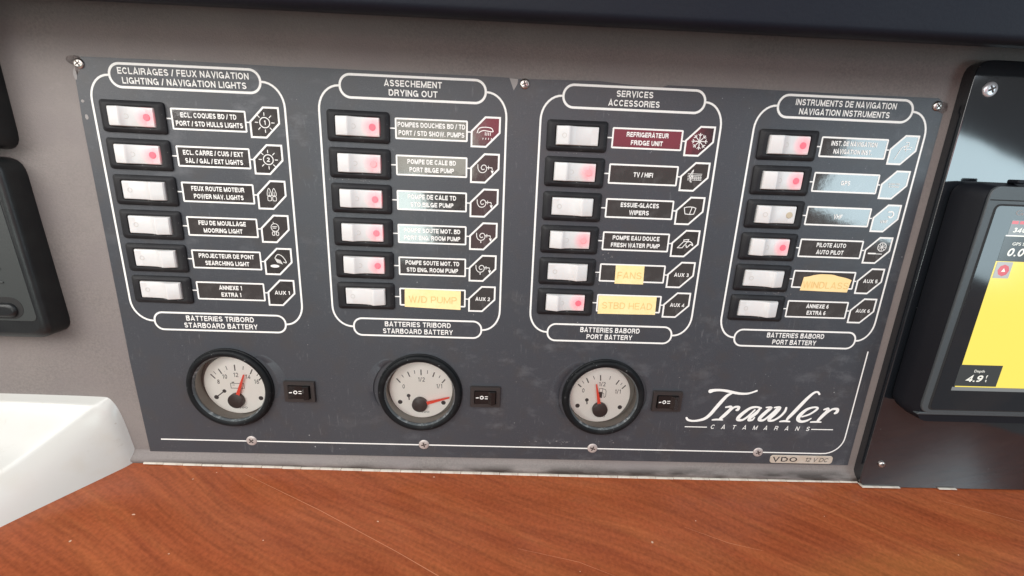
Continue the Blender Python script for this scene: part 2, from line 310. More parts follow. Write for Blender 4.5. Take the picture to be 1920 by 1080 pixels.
# a plain grotesque alphabet drawn as flat strokes: glyph -> (width, strokes); unit = cap height
def _arc(cx, cy, rx, ry, a0, a1, n=7): return [(cx + rx * math.cos(rad(a0 + (a1 - a0) * i / n)), cy + ry * math.sin(rad(a0 + (a1 - a0) * i / n))) for i in range(n + 1)]
SW = .19
def glyphs(sw):
    h = sw / 2; t, b, m = 1 - h, h, .5; F = {}
    def W(w_): return w_ - h
    F['A'] = (.92, [[(h * .8, 0), (.46, 1 - h * .3), (.92 - h * .8, 0)], [(.24, .27), (.68, .27)]])
    F['B'] = (.84, [[(h, 0), (h, 1)], [(h, t), (.5, t)] + _arc(.5, .76, .23, .24 - h, 90, -90) + [(h, .52)], [(.5, .52)] + _arc(.53, .27, .31 - h, .25 - h * .5, 90, -90) + [(h, b)]])
    F['C'] = (.92, [_arc(.47, .5, .47 - h, .5 - h, 38, 322, 14)])
    F['D'] = (.88, [[(h, b), (h, t), (.42, t)] + _arc(.42, .5, .46 - h, .5 - h, 90, -90, 9) + [(h, b)]])
    F['E'] = (.76, [[(.76, t), (h, t), (h, b), (.76, b)], [(h, m), (.7, m)]])
    F['F'] = (.72, [[(.72, t), (h, t), (h, 0)], [(h, .48), (.64, .48)]])
    F['G'] = (.96, [_arc(.47, .5, .47 - h, .5 - h, 42, 350, 14), [(.5, .44), (.96 - h, .44), (.96 - h, 0)]])
    F['H'] = (.86, [[(h, 0), (h, 1)], [(.86 - h, 0), (.86 - h, 1)], [(h, m), (.86 - h, m)]])
    F['I'] = (sw, [[(h, 0), (h, 1)]])
    F['J'] = (.68, [[(.68 - h, 1), (.68 - h, .3)] + _arc(.34, .3, .34 - h, .3 - h, 0, -180, 6)])
    F['K'] = (.88, [[(h, 0), (h, 1)], [(.86 - h, 1), (h, .34)], [(.36, .58), (.88 - h, 0)]])
    F['L'] = (.7, [[(h, 1), (h, b), (.7, b)]])
    F['M'] = (1.04, [[(h, 0), (h, 1)], [(1.04 - h, 0), (1.04 - h, 1)], [(h, t), (.52, .1), (1.04 - h, t)]])
    F['N'] = (.86, [[(h, 0), (h, 1)], [(.86 - h, 0), (.86 - h, 1)], [(h, 1 - h * .6), (.86 - h, h * .6)]])
    F['O'] = (.98, [_arc(.49, .5, .49 - h, .5 - h, 0, 360, 20)])
    F['P'] = (.8, [[(h, 0), (h, t), (.5, t)] + _arc(.5, .7, .3 - h, .3 - h, 90, -90) + [(h, .4 + h * .2)]])
    F['Q'] = (.98, [_arc(.49, .5, .49 - h, .5 - h, 0, 360, 20), [(.6, .25), (.9, 0)]])
    F['R'] = (.88, [[(h, 0), (h, t), (.52, t)] + _arc(.52, .71, .31 - h, .29 - h, 90, -90) + [(h, .43)], [(.56, .43), (.72, .3), (.8 - h * .4, 0)]])
    F['S'] = (.82, [_arc(.41, .73, .39 - h, .27 - h, 15, 180, 8) + [(h + .02, .68)] + [(.2, .55), (.6, .46)] + _arc(.42, .27, .41 - h, .27 - h, 30, -165, 9)])
    F['T'] = (.8, [[(0, t), (.8, t)], [(.4, 0), (.4, t)]])
    F['U'] = (.86, [[(h, 1), (h, .36)] + _arc(.43, .36, .43 - h, .36 - h, 180, 360, 8) + [(.86 - h, 1)]])
    F['V'] = (.86, [[(h * .8, 1), (.43, h * .3), (.86 - h * .8, 1)]])
    F['W'] = (1.24, [[(h * .8, 1), (.34, h * .3), (.62, 1 - h * .3), (.9, h * .3), (1.24 - h * .8, 1)]])
    F['X'] = (.86, [[(h * .8, 0), (.86 - h * .8, 1)], [(h * .8, 1), (.86 - h * .8, 0)]])
    F['Y'] = (.86, [[(h * .8, 1), (.43, .42), (.86 - h * .8, 1)], [(.43, 0), (.43, .44)]])
    F['Z'] = (.78, [[(0.02, t), (.72, t), (.06, b), (.78, b)]])
    F['0'] = (.68, [_arc(.34, .5, .34 - h, .5 - h, 0, 360, 18)]); F['1'] = (.42, [[(.1, .76), (.32, .96)], [(.42 - h, 0), (.42 - h, 1)]])
    F['2'] = (.68, [_arc(.34, .7, .34 - h, .3 - h, 170, -30, 8) + [(.08, b), (.68, b)]])
    F['3'] = (.68, [_arc(.33, .74, .31 - h, .26 - h, 160, -80, 8) + [(.3, .52)], [(.3, .52)] + _arc(.34, .28, .34 - h, .28 - h, 85, -160, 8)])
    F['4'] = (.7, [[(.7, .26), (.06, .26), (.5, 1 - h), (.5, 0)]]); F['5'] = (.68, [[(.62, t), (.16, t), (.1, .52)] + _arc(.33, .33, .35 - h, .33 - h, 130, -160, 9)])
    F['6'] = (.68, [_arc(.34, .32, .34 - h, .32 - h, 0, 360, 14), _arc(.42, .4, .42 - h, .6 - h, 60, 185, 6)]); F['8'] = (.68, [_arc(.34, .74, .3 - h, .26 - h, 0, 360, 14), _arc(.34, .28, .34 - h, .28 - h, 0, 360, 14)])
    F['9'] = (.68, [_arc(.34, .68, .34 - h, .32 - h, 0, 360, 14), _arc(.26, .6, .42 - h, .6 - h, 5, -120, 6)])
    F['/'] = (.34, [[(0, -.02), (.34, 1.02)]]); F['.'] = (sw, [[(h, 0), (h, sw)]]); F['-'] = (.36, [[(0, .4), (.36, .4)]]); F[' '] = (.27, [])
    return F
_ft = {}
def stroke_text(s, sw=SW, gap=.13):
    key = (s, sw, gap)
    if key not in _ft:
        if sw not in _ft: _ft[sw] = glyphs(sw)
        F = _ft[sw]; g = G(); x = 0; k = 0
        for ch in s:
            w_, st = F[ch]
            for P in st:
                ribbon(g, [(px + x, py) for px, py in P], sw, (k % 3), caps=False); k += 1
            x += w_ + gap
        x -= gap; g.v = [(a - x / 2, b - .5, c) for a, b, c in g.v]; _ft[key] = (g, x)
    return _ft[key]
def put(g, s, cx, cy, cap, z, width=None, wf=1.0, sw=SW, gap=.13, shear=0):
    t, tw = stroke_text(s, sw, gap); sx = width / tw if width else cap * wf
    return g.add([(cx + x * sx + shear * y * cap, cy + y * cap, z + c * .008) for x, y, c in t.v], t.f)
coll = sc.collection
PANEL_SPACE = []
def mesh_of(name, g, mats, smooth=None):
    me = bpy.data.meshes.new(name); me.from_pydata([(x * MM, y * MM, z * MM) for x, y, z in g.v], [], g.f)
    for m in (mats if isinstance(mats, (list, tuple)) else [mats]): me.materials.append(m)
    for i, p in enumerate(me.polygons): p.material_index = g.mi[i]
    if smooth is not None:
        bm = bmesh.new(); bm.from_mesh(me); bmesh.ops.remove_doubles(bm, verts=bm.verts, dist=1e-6)
        bmesh.ops.recalc_face_normals(bm, faces=bm.faces)
        for e in bm.edges: e.smooth = (len(e.link_faces) == 2 and e.calc_face_angle(0) < rad(smooth))
        bm.normal_update()
        for fc in bm.faces: fc.smooth = abs(fc.normal.z) < .9999
        bm.to_mesh(me); bm.free()
    return me
def obj(name, g, mats, parent=None, loc=(0, 0, 0), smooth=None, rot=0):
    me = g if isinstance(g, bpy.types.Mesh) else mesh_of(name, g, mats, smooth)
    o = bpy.data.objects.new(name, me); coll.objects.link(o); o.location = Vector(loc) * MM; o.rotation_euler.z = rot
    if parent: o.parent = parent
    else: PANEL_SPACE.append(o)
    return o
def empty(name, loc=(0, 0, 0), parent=None):
    o = bpy.data.objects.new(name, None); coll.objects.link(o); o.empty_display_size = .01; o.location = Vector(loc) * MM
    if parent: o.parent = parent
    else: PANEL_SPACE.append(o)
    return o
def tag(o, label=None, cat=None, group=None, kind=None):
    for k, v in (('label', label), ('category', cat), ('group', group), ('kind', kind)):
        if v: o[k] = v
    return o

# ---------------------------------------------------------------- the dashboard face behind the panel
prof = [(230, -1), (-134, -1), (-203, -1), (-223, -1), (-224.6, -.8), (-226.4, -.1), (-228.2, 1.1), (-229.8, 2.3), (-231.2, 3.1), (-232.6, 3.3), (-234, 2.6), (-262, -4)]
TILT = -.0094                                # the counter runs very slightly out of true with the panel
g = G(); xs = [-620, -265, -230, 120, 300, 620]
vs = [(x, y + (TILT * x if y < -223.5 else 0), z) for y, z in prof for x in xs]; n = len(xs)
g.add(vs, [(i * n + k, (i + 1) * n + k, (i + 1) * n + k + 1, i * n + k + 1) for i in range(len(prof) - 1) for k in range(n - 1) if (i, k) != (1, 2)])   # open behind the gauges
tag(obj('dashboard_wall', g, M['fascia'], smooth=50), kind='structure')
# wooden counter: horizontal sheet from the fascia towards the viewer
SL, CL = math.sin(LEAN), math.cos(LEAN)
def on_counter(x, s, h=0): return (x, -s, h)
g = slab([(620, 12), (-620, 12), (-620, -420), (620, -420)], -20, 0, 0, True)
ob = obj('wooden_counter', g, M['wood'], None, (0, -233.8, 0)); ob.rotation_euler = (LEAN - rad(90), 0, 0)
ob.rotation_euler = (Matrix.Rotation(math.atan(TILT), 3, 'Z') @ ob.rotation_euler.to_matrix()).to_euler()
tag(ob, 'varnished red-brown wood counter below the charcoal switch panel', 'counter')

# scratches and dents in the varnish
for P in ([(-186, -10, .15), (-120, -38, .35), (-60, -66, .3), (-32, -80, .45), (0, -97, .2)], [(352, -17, .1), (385, -27, .25), (420, -39, .15)], [(20, -62, .1), (60, -70, .22), (84, -79, .1)], [(140, -44, .1), (168, -55, .25), (190, -60, .1)]): obj('scratch', ribbon(G(), P, 1, .06), M['scratch'], ob)
g = G()
for k, (x, y, a) in enumerate(((-245, -44, 1.3), (-150, -60, .8), (-208, -9, .6), (-44, -8, 1.0), (-78, -45, 1.0), (-205, -70, .7), (150, -39, .7), (60, -76, .6), (250, -33, .6), (330, -60, .8))):
    rr = random.Random(k); n_ = 9; g.add([(x + a * math.cos(2 * math.pi * i / n_) * rr.uniform(.5, 1), y + .5 * a * math.sin(2 * math.pi * i / n_) * rr.uniform(.5, 1), .07) for i in range(n_)], [tuple(range(n_))])
o_ = obj('dent', g, M['scratch2'], ob); o_['kind'] = 'stuff'
# ---------------------------------------------------------------- cream edge trim between fascia and counter
tr = empty('edge_trim', (-265, -230.9, 3)); tr.rotation_euler = (0, 0, math.atan(TILT)); tag(tr, 'thin chipped cream edge trim between the dashboard and the wood', 'trim')
x = -265.0; k = 0
while x < 372:
    ln = random.uniform(14.2, 16.4); th = 1.25 - (x + 265) / 640 * .6 + random.uniform(-.15, .1)
    if not (318 < x < 345) :
        zz = 4.4 if x < 285 else 9
        g = slab([(ln - .35, th / 2), (0, th / 2), (0, -th / 2), (ln - .35, -th / 2)], -5, 0, .25)
        obj('trim_piece', g, M['trim'], tr, (x + 265, random.uniform(-.1, .1) + (-1.4 * math.sin(math.pi * min(1, (x + 265) / 560)) if x < 285 else -.6), zz - 3), smooth=60)
    x += ln

# ---------------------------------------------------------------- switch panel
panel = empty('switch_panel', (11, -85, 0))
tag(panel, 'charcoal switch panel with four columns of white rocker switches and three round gauges', 'switch panel')
PO = Vector((11, -85, 0))
def P_(x, y, z=0): return (x - PO.x, y - PO.y, z)
# face plate outline, with the worn corners and slightly wavy top edge
def plate_outline():
    P = [(286.5, 48), (286.8, -223.2), (-261.5, -223.0), (-263.4, -150), (-263.4, 15), (-262.5, 40), (-258.5, 45.5), (-257, 52.6)]
    top = [(-200, 52.9), (-134, 52.2), (-120, 52.5), (-60, 52.3), (0, 52.1), (8, 51.6), (60, 52.6), (84, 50.9), (100, 50.6), (104, 52.0), (150, 52.2), (220, 51.8), (281, 51.9)]
    return [(286.5, 48)] + list(reversed(top)) + list(reversed(P[1:]))
op = plate_outline()
def filled(outer, holes, z):              # a flat sheet with openings cut in it
    bm = bmesh.new(); es = []
    for lp in [outer] + holes:
        vv = [bm.verts.new((x, y, z)) for x, y in lp]
        es += [bm.edges.new((vv[i], vv[(i + 1) % len(vv)])) for i in range(len(vv))]
    bmesh.ops.triangle_fill(bm, use_beauty=True, edges=es, normal=(0, 0, 1)); bm.verts.index_update()
    R_ = ([tuple(v.co) for v in bm.verts], [tuple(v.index for v in (f_.verts if f_.normal.z >= 0 else reversed(f_.verts))) for f_ in bm.faces]); bm.free(); return R_
GC = [(-193.8, -167.3), (-54.9, -167.5), (82.8, -167.8)]
g = G(); op = [(x - PO.x, y - PO.y) for x, y in op]; n = len(op); g.add(*filled(op, [circ(x - PO.x, y - PO.y, 28.5, 48) for x, y in GC], 0.0))
g.add([(x, y, z) for z in (-1.0, 0.0) for x, y in op], [(i, (i + 1) % n, n + (i + 1) % n, n + i) for i in range(n)])
obj('face_plate', g, M['paint'], panel, smooth=30)

COLX = [(-230.9, -185.0, -150.4, -196.2, -195.1, -255.0, -137.0), (-91.5, -45.3, -10.6, -56.6, -56.0, -115.8, 2.4),
        (48.5, 94.5, 129.0, 83.5, 83.0, 24.3, 141.6), (187.4, 232.3, 266.0, 221.2, 221.0, 163.4, 278.2)]
ROWY = [19.1, -3.5, -26.0, -48.4, -70.8, -93.1]
HEAD = [(('ECLAIRAGES / FEUX NAVIGATION', 'LIGHTING / NAVIGATION LIGHTS'), ('BATTERIES TRIBORD', 'STARBOARD BATTERY')),
        (('ASSECHEMENT', 'DRYING OUT'), ('BATTERIES TRIBORD', 'STARBOARD BATTERY')),
        (('SERVICES', 'ACCESSORIES'), ('BATTERIES BABORD', 'PORT BATTERY')),
        (('INSTRUMENTS DE NAVIGATION', 'NAVIGATION INSTRUMENTS'), ('BATTERIES BABORD', 'PORT BATTERY'))]
HW = [((79, 75), (47, 51)), ((36, 30.5), (47, 50)), ((23.5, 33), (43.5, 33.5)), ((66.5, 60), (43, 33))]
PZ = .12
for c, (sx, lx, hx, px, fx, x0, x1) in enumerate(COLX):
    g = G()
    hw = 91 if c < 3 else 89
    ribbon(g, rrect(px, 43, hw, 13.4, 6.6, 8), 1.45, PZ, True)
    ribbon(g, rrect(fx, -116.4, 91, 12.7, 5.9, 8), 1.25, PZ, True)
    def side(xs, s, pe, fe):
        R1 = min(15, abs(pe - xs) - .05); R2 = min(15, abs(fe - xs) - .05)
        top = [(pe, 43)] + [(xs + s * (R1 - R1 * math.cos(rad(a))), 43 - 15 + 15 * math.sin(rad(a))) for a in range(90, -1, -10)]
        bot = [(xs + s * (R2 - R2 * math.cos(rad(a))), -116.4 + 15 - 15 * math.sin(rad(a))) for a in range(0, 91, 10)] + [(fe, -116.4)]
        return top + bot
    ribbon(g, side(x0, 1, px - hw / 2 - .6, fx - 46.1), 1.25, PZ, caps=False); ribbon(g, side(x1, -1, px + hw / 2 + .6, fx + 46.1), 1.25, PZ, caps=False)
    g.tf(dx=-PO.x, dy=-PO.y); obj('group_outline', g, M['print'], panel)
    for nm, cy, cx, ts, ws, cap, dy in (('header_lettering', 43, px, HEAD[c][0], HW[c][0], 3.75, 2.75), ('footer_lettering', -116.4, fx, HEAD[c][1], HW[c][1], 3.7, 2.65)):
        g = G()
        for k in (0, 1): put(g, ts[k], cx - PO.x - (.8 if c == 0 and nm[0] == 'h' else 0), cy - PO.y + dy * (1 - 2 * k), cap, PZ, width=ws[k], sw=.19, gap=.16)
        obj(nm, g, M['print'], panel)
# base line with its corner, broken at the four lower screws
g = G()
ribbon(g, [(-251.7, -212.1), (250, -212.9)], 1.0, PZ, caps=False)
ribbon(g, [(250, -212.9), (262, -212.9)] + [(263.5 + 15 * math.sin(rad(a)), -197.9 - 15 * math.cos(rad(a))) for a in range(10, 91, 10)] + [(278.6, -124.6)], 1.0, PZ, caps=False)
obj('border_line', g.tf(dx=-PO.x, dy=-PO.y), M['print'], panel)

# ---- rocker switches: three kinds of rocker share their meshes
BW, BH = 39.4, 19.2
g = G()
rings = []
for (w_, h_, r_, z_) in ((BW, BH, 2.0, 0), (BW, BH, 2.0, .9), (BW - .7, BH - .7, 2.0, 1.4), (BW - 5.0, BH - 4.0, 1.6, 2.5), (BW - 5.8, BH - 4.6, 1.4, 2.6), (29.0, 12.9, 1.3, 2.4), (28.5, 12.4, 1.3, 2.0), (28.5, 12.4, 1.3, .2)):
    rings.append([(x, y, z_) for x, y in rrect(0, 0, w_, h_, r_, 5)])
loft(g, rings, False, True)
bezel_me = mesh_of('rocker_switch', g, M['bezel'], 40)
def rocker_geo(lit):                        # lit: left end stands proud, right end pressed in; off: the other way round
    prof = [(-13.7, 1.9), (-13.3, 2.6), (-9, 2.55), (-4, 2.7), (0, 3.1), (3, 4.0), (4.8, 5.1), (5.6, 5.7), (6.2, 5.8), (7.0, 5.6), (13.1, 3.9), (13.7, 3.1)]
    if lit: prof = [(-x, z) for x, z in reversed(prof)]
    g = G(); rings = []
    def sect(x, z):
        hy = 5.9; b = 1.1
        return [(x, hy, 0), (x, hy, z - b), (x, hy - .35, z - .25), (x, hy - 1.2, z), (x, -hy + 1.2, z), (x, -hy + .35, z - .25), (x, -hy, z - b), (x, -hy, 0)]
    pr = [(prof[0][0], prof[0][1] - 3)] + prof + [(prof[-1][0], prof[-1][1] - 3)]
    rings = [sect(x, z) for x, z in pr]; n = 8; g.add([p for R_ in rings for p in R_], [(k * n + i, k * n + i + 1, (k + 1) * n + i + 1, (k + 1) * n + i) for k in range(len(rings) - 1) for i in range(n - 1)] + [tuple(range(n)), tuple((len(rings) - 1) * n + i for i in reversed(range(n)))])
    return g
rk_off = mesh_of('rocker', rocker_geo(False), M['rocker'], 30)
rk_on = mesh_of('rocker', rocker_geo(True), M['rocker_lit'], 30)
rk_dim = mesh_of('rocker', rocker_geo(True), M['rocker_dim'], 30)
rk_flat_off = mesh_of('rocker', rocker_geo(True), M['rocker'], 30)
def ring_mark(): return ribbon(G(), circ(0, 0, 1.35, 18), .3, 0, True)
mark_me = mesh_of('off_mark', ring_mark(), M['mark'])
def lens_geo():
    g = slab(rrect(0, 0, 4.2, 4.2, 2.0, 5), -.5, .22, .2)
    return g
lens_me = {k: mesh_of('lamp_lens', lens_geo(), M[v], 60) for k, v in (('on', 'lens'), ('dim', 'lens_dim'), ('off', 'lens_off'))}
# l = glowing, d = glowing faintly, o = off with right end up, f = unlit with left end up
STATE = ['lloooo', 'lllllo', 'fdollo'.replace('o', 'o', 1), 'llflof']
STATE = [list('lloooo'), list('ldlllo'), list('odold' 'l'), list('llolo' 'o')]
STATE[3][2] = 'f'; STATE[2] = ['f', 'd', 'o', 'd', 'o', 'l']
for c in range(4):
    for r_ in range(6):
        st = STATE[c][r_]
        b = obj('rocker_switch', bezel_me, None, panel, P_(COLX[c][0], ROWY[r_], 0), rot=rad(random.uniform(-.5, .5)))
        me = {'l': rk_on, 'd': rk_dim, 'o': rk_off, 'f': rk_flat_off}[st]
        if st in 'ld': b['label'] = 'rocker switch glowing red at its right end'
        else: b['label'] = 'unlit rocker switch'
        obj('rocker', me, None, b, (0, 0, 0))
        if st in 'ld':
            obj('lamp_lens', lens_me['on' if st == 'l' else 'dim'], None, b, (9.2, 0, 2.65))
            obj('off_mark', mark_me, None, b, (-2.4, 0, 3.85)).rotation_euler = (0, rad(17), 0)
        else:
            if (c, r_) in ((3, 2),): obj('lamp_lens', lens_me['off'], None, b, (9.2, 0, 2.78))
            obj('off_mark', mark_me, None, b, (-8.8, 0, 2.68 if st == 'o' else 5.2)).rotation_euler = (0, 0 if st == 'o' else rad(-14), 0)

# ---- label windows with their frames and lettering
TXT = [[('ECL. COQUES BD / TD', 'PORT / STD HULLS LIGHTS'), ('ECL. CARRE / CUIS / EXT', 'SAL / GAL / EXT LIGHTS'), ('FEUX ROUTE MOTEUR', 'POWER NAV. LIGHTS'), ('FEU DE MOUILLAGE', 'MOORING LIGHT'), ('PROJECTEUR DE PONT', 'SEARCHING LIGHT'), ('ANNEXE 1', 'EXTRA 1')],
       [('POMPES DOUCHES BD / TD', 'PORT / STD SHOW. PUMPS'), ('POMPE DE CALE BD', 'PORT BILGE PUMP'), ('POMPE DE CALE TD', 'STD BILGE PUMP'), ('POMPE SOUTE MOT. BD', 'PORT ENG. ROOM PUMP'), ('POMPE SOUTE MOT. TD', 'STD ENG. ROOM PUMP'), None],
       [('REFRIGERATEUR', 'FRIDGE UNIT'), ('TV / HIFI',), ('ESSUIE-GLACES', 'WIPERS'), ('POMPE EAU DOUCE', 'FRESH WATER PUMP'), None, None],
       [('INST. DE NAVIGATION', 'NAVIGATION INST.'), ('GPS',), ('VHF',), ('PILOTE AUTO', 'AUTO PILOT'), None, ('ANNEXE 6', 'EXTRA 6')]]
TW = [[(34.5, 41.5), (38, 36.5), (34, 32), (31, 25.5), (37, 29.5), (15.5, 13.5)], [(43, 42), (31.5, 29), (32, 28.5), (38, 38), (37, 35.5), None], [(27.5, 21), (13,), (26, 13.5), (32.5, 34), None, None], [(31, 26), (6.4,), (6,), (21, 19.5), None, (16.5, 14)]]
FILM = {(0, 0): 'film2', (0, 1): 'film2', (1, 0): 'film2', (2, 0): 'red_sheen', (1, 2): 'film2', (1, 3): 'film2'}
LW, LH = 45.4, 12.0
for c in range(4):
    for r_ in range(6):
        lx, hx, y = COLX[c][1], COLX[c][2], ROWY[r_]
        lw = 45.4 if c < 3 else 44.2
        # a film never lies quite flat
        tx, ty = random.uniform(-.35, .35), random.uniform(-.5, .5)
        fm = obj('label_window', slab(rrect(0, 0, lw - .8, LH - .8, .3, 2), -.05, .05), M[FILM.get((c, r_), 'film')], panel, P_(lx, y, .03))
        fm.rotation_euler = (rad(tx) * .1, rad(ty) * .1, 0)
        g = G(); ribbon(g, rrect(0, 0, lw, LH, .25, 1), 1.05, PZ, True)
        ribbon(g, [(COLX[c][0] + BW / 2 + .1 - lx, .0), (-lw / 2 - .5, 0)], .8, PZ, caps=False)
        ribbon(g, [(lw / 2 + .5, -.3), (hx - 9.2 - lx - .4, -.3)], .8, PZ, caps=False)
        obj('label_frame', g, M['print'], fm)
        t = TXT[c][r_]
        if t:
            g = G()
            for k, s in enumerate(t):
                put(g, s, 0, (2.5 * (1 - 2 * k) if len(t) == 2 else 0), 3.0, PZ + .06, width=TW[c][r_][k], sw=.215, gap=.13)
            obj('lettering', g, M['print'], fm)
# ---- icon windows (a rectangle with two corners cut)
HEX = [(9, 9), (-.3, 9), (-9, .2), (-9, -9), (.3, -9), (9, -.2)]
def icon(c, r_):
    g = G(); z = PZ + .06; R = lambda P, w_=.45, cl=False: ribbon(g, P, w_, z, cl)
    def rays(rr0, rr1, n, skip=()):
        for i in range(n):
            if i in skip: continue
            a = 2 * math.pi * i / n; R([(rr0 * math.cos(a), rr0 * math.sin(a)), (rr1 * math.cos(a), rr1 * math.sin(a))], .5)
    if c == 0 and r_ in (0, 1):
        R(circ(0, 0, 3.1, 24), .55, True); rays(4.3, 5.9, 8); put(g, '12'[r_], 0, 0, 2.6, z)
    elif (c, r_) == (0, 2):
        for s in (-1.6, 1.6):
            R(smooth_path([(s - 1.3, -.4), (s - 1.2, 1.8), (s, 4.4), (s + 1.2, 1.8), (s + 1.3, -.4)]), .35); R([(s - 1.3, -.4), (s + 1.3, -.4)], .35)
            R(rrect(s, -2.3, 2.4, 2.9, .7, 3), .35, True); R([(s, -.4), (s, 2.2)], .3)
    elif (c, r_) == (0, 3):
        R(circ(0, 1.0, 2.6, 20), .4, True); R([(-1.6, 1.6), (1.4, 1.6)], .4); R([(-1.6, .6), (.6, .6)], .4); R([(-.8, 3.6), (-.9, 4.6)], .4)
        for s in (-1.3, 1.3): R(rrect(s, -3.1, 1.6, 2.4, .7, 3), .4, True)
    elif (c, r_) == (0, 4):
        R(smooth_path([(-2, 2.6), (0, 5), (3.2, 3.6), (5.4, -.4), (3.4, -.2)]), .45)
        for k in range(5): R([(-2 + k * .8, 2.2 - k * .25), (-.6 + k * .8, -.6 - k * .25)], .4)
        g.join(disc(G(), 0, 0, 3, 0, 20, .35), dx=-2.6, dy=-3.2, dz=z)
    elif (c, r_) == (1, 0):
        R(smooth_path([(-5.5, -.6), (-4.2, 2.2), (-.5, 3), (3.4, 2.6), (4.6, 1.2), (4.2, .4), (-1.6, .9), (-4.4, -.6)]), .5)
        for k in range(4): R([(-.2 + k * 1.1, -.2), (-.3 + k * 1.1, -1.9)], .4); R([(-1.6 + k * 1.8, -3.6), (-1.7 + k * 1.8, -4.4)], .4)
    elif c == 1 and r_ < 5:
        R(smooth_path([(-4.6, 2.2), (-4.4, -.4), (-3, -2.4), (-.8, -2.6), (.8, -1.4), (1.2, .4), (.2, 2), (-1.4, 2), (-2.4, .6), (-1.6, -.8), (-.3, -.4)]), .45)
        R([(.8, .6), (4.6, .6), (4.9, -.6)], .45); R([(2.4, 1.6), (2.4, -.4)], .4)
        g.add([(3.9, -1.2, z), (5.9, -1.2, z), (4.9, -3.4, z)], [(2, 1, 0)])
        if r_ > 2: R([(-1.6, -3.4), (-1.6, -4.2)], .6)
    elif (c, r_) == (2, 0):
        for a in range(0, 180, 45):
            ca, sa = math.cos(rad(a)), math.sin(rad(a)); R([(-5 * ca, -5 * sa), (5 * ca, 5 * sa)], .5)
            for s in (-1, 1):
                for t in (-1, 1):
                    bx, by = s * 3.3 * ca, s * 3.3 * sa; a2 = rad(a + (0 if s > 0 else 180) + t * 45); R([(bx, by), (bx + 1.6 * math.cos(a2), by + 1.6 * math.sin(a2))], .45)
    elif (c, r_) == (2, 1):
        for k in range(5): R([(-4.6, 2 - k), (4.8, 2 - k)], .28)
        R(smooth_path([(-1.6, -3.2), (-2.6, -2.8), (-2, 1), (-1.2, 4.4), (-2.2, 3), (-3.4, .2), (-1.8, -1.2), (-1, .2), (-2.2, .6)]), .45)
        for k in range(4): R([(.4 + k * 1.2, .4), (.4 + k * 1.2, -1.8)], .3)
    elif (c, r_) == (2, 2):
        R([(-4, 2), (-2.2, 2.6), (0, 2.8), (2.2, 2.6), (4, 2), (3, -2), (0, -2.3), (-3, -2)], .5, True); R([(.2, -2), (1.2, 2.2)], .5)
    elif (c, r_) == (2, 3):
        R([(-1.2, 2.6), (2.2, 3), (1.6, 1.6), (-1, 1.4)], .5, True); R([(-1.2, 1.4), (-5, -3), (-1.8, -3), (1.2, 1)], .5); R(smooth_path([(1, 1), (3, 1.6), (5, .2), (5.4, -1.2), (3.8, -.4), (1.6, -2.6), (.8, -1)]), .6)
    elif (c, r_) == (3, 0):
        R([(-4.4, -5.8), (-1.2, 1.6), (2.4, 3.6)], .45); R([(.8, 5), (3, 5), (3, 2.4), (.2, 2)], .4); R([(0, .4), (5, .8)], .4); R([(2, -.8), (1.4, 2.4)], .4); R([(4.4, 2), (5.6, 2)], .4)
    elif (c, r_) == (3, 1):
        put(g, 'GLOBAL POS.', 0, .7, 1.1, z, width=8); put(g, 'SYSTEM', 0, -1.1, 1.1, z, width=7)
    elif (c, r_) == (3, 2):
        R(smooth_path([(1, 4.5), (3.6, 4.7), (4.9, 2.6), (3.4, .8), (1.8, 1.4)]), .9); put(g, 'VHF', -.6, -2.2, 2, z)
    elif (c, r_) == (3, 3):
        R(circ(2.6, 2.6, 3, 20), .45, True)
        for a in range(0, 180, 45): R([(2.6 - 3 * math.cos(rad(a)), 2.6 - 3 * math.sin(rad(a))), (2.6 + 3 * math.cos(rad(a)), 2.6 + 3 * math.sin(rad(a)))], .4)
        R([(-6, -2.2), (-1, -2.2)], 1.0); R([(-.6, -2.4), (3.6, -2.4)], .45)
    else:
        put(g, 'AUX %d' % {(0, 5): 1, (1, 5): 2, (2, 4): 3, (2, 5): 4, (3, 4): 5, (3, 5): 6}[(c, r_)], .6, .1, 2.6, z, width=10.4, sw=.2)
    return g
HF = {(0, 0): 'film2', (0, 1): 'film2', (0, 4): 'film2', (0, 5): 'film2', (1, 0): 'red_sheen', (2, 0): 'red_sheen', (2, 3): 'film2', (2, 4): 'film'}
for c in range(4):
    for r_ in range(6):
        sx_ = 1 if c < 3 else .96
        ic = obj('icon_window', slab([(x * sx_ * .95, y * .95) for x, y in HEX], -.05, .05), M[HF.get((c, r_), 'film')], panel, P_(COLX[c][2], ROWY[r_], .03))
        obj('icon_frame', ribbon(G(), [(x * sx_, y) for x, y in HEX], 1.15, PZ, True), M['print'], ic)
        obj('icon_drawing' if r_ < 4 or c == 0 and r_ == 4 else 'icon_lettering', icon(c, r_), M['print'], ic)

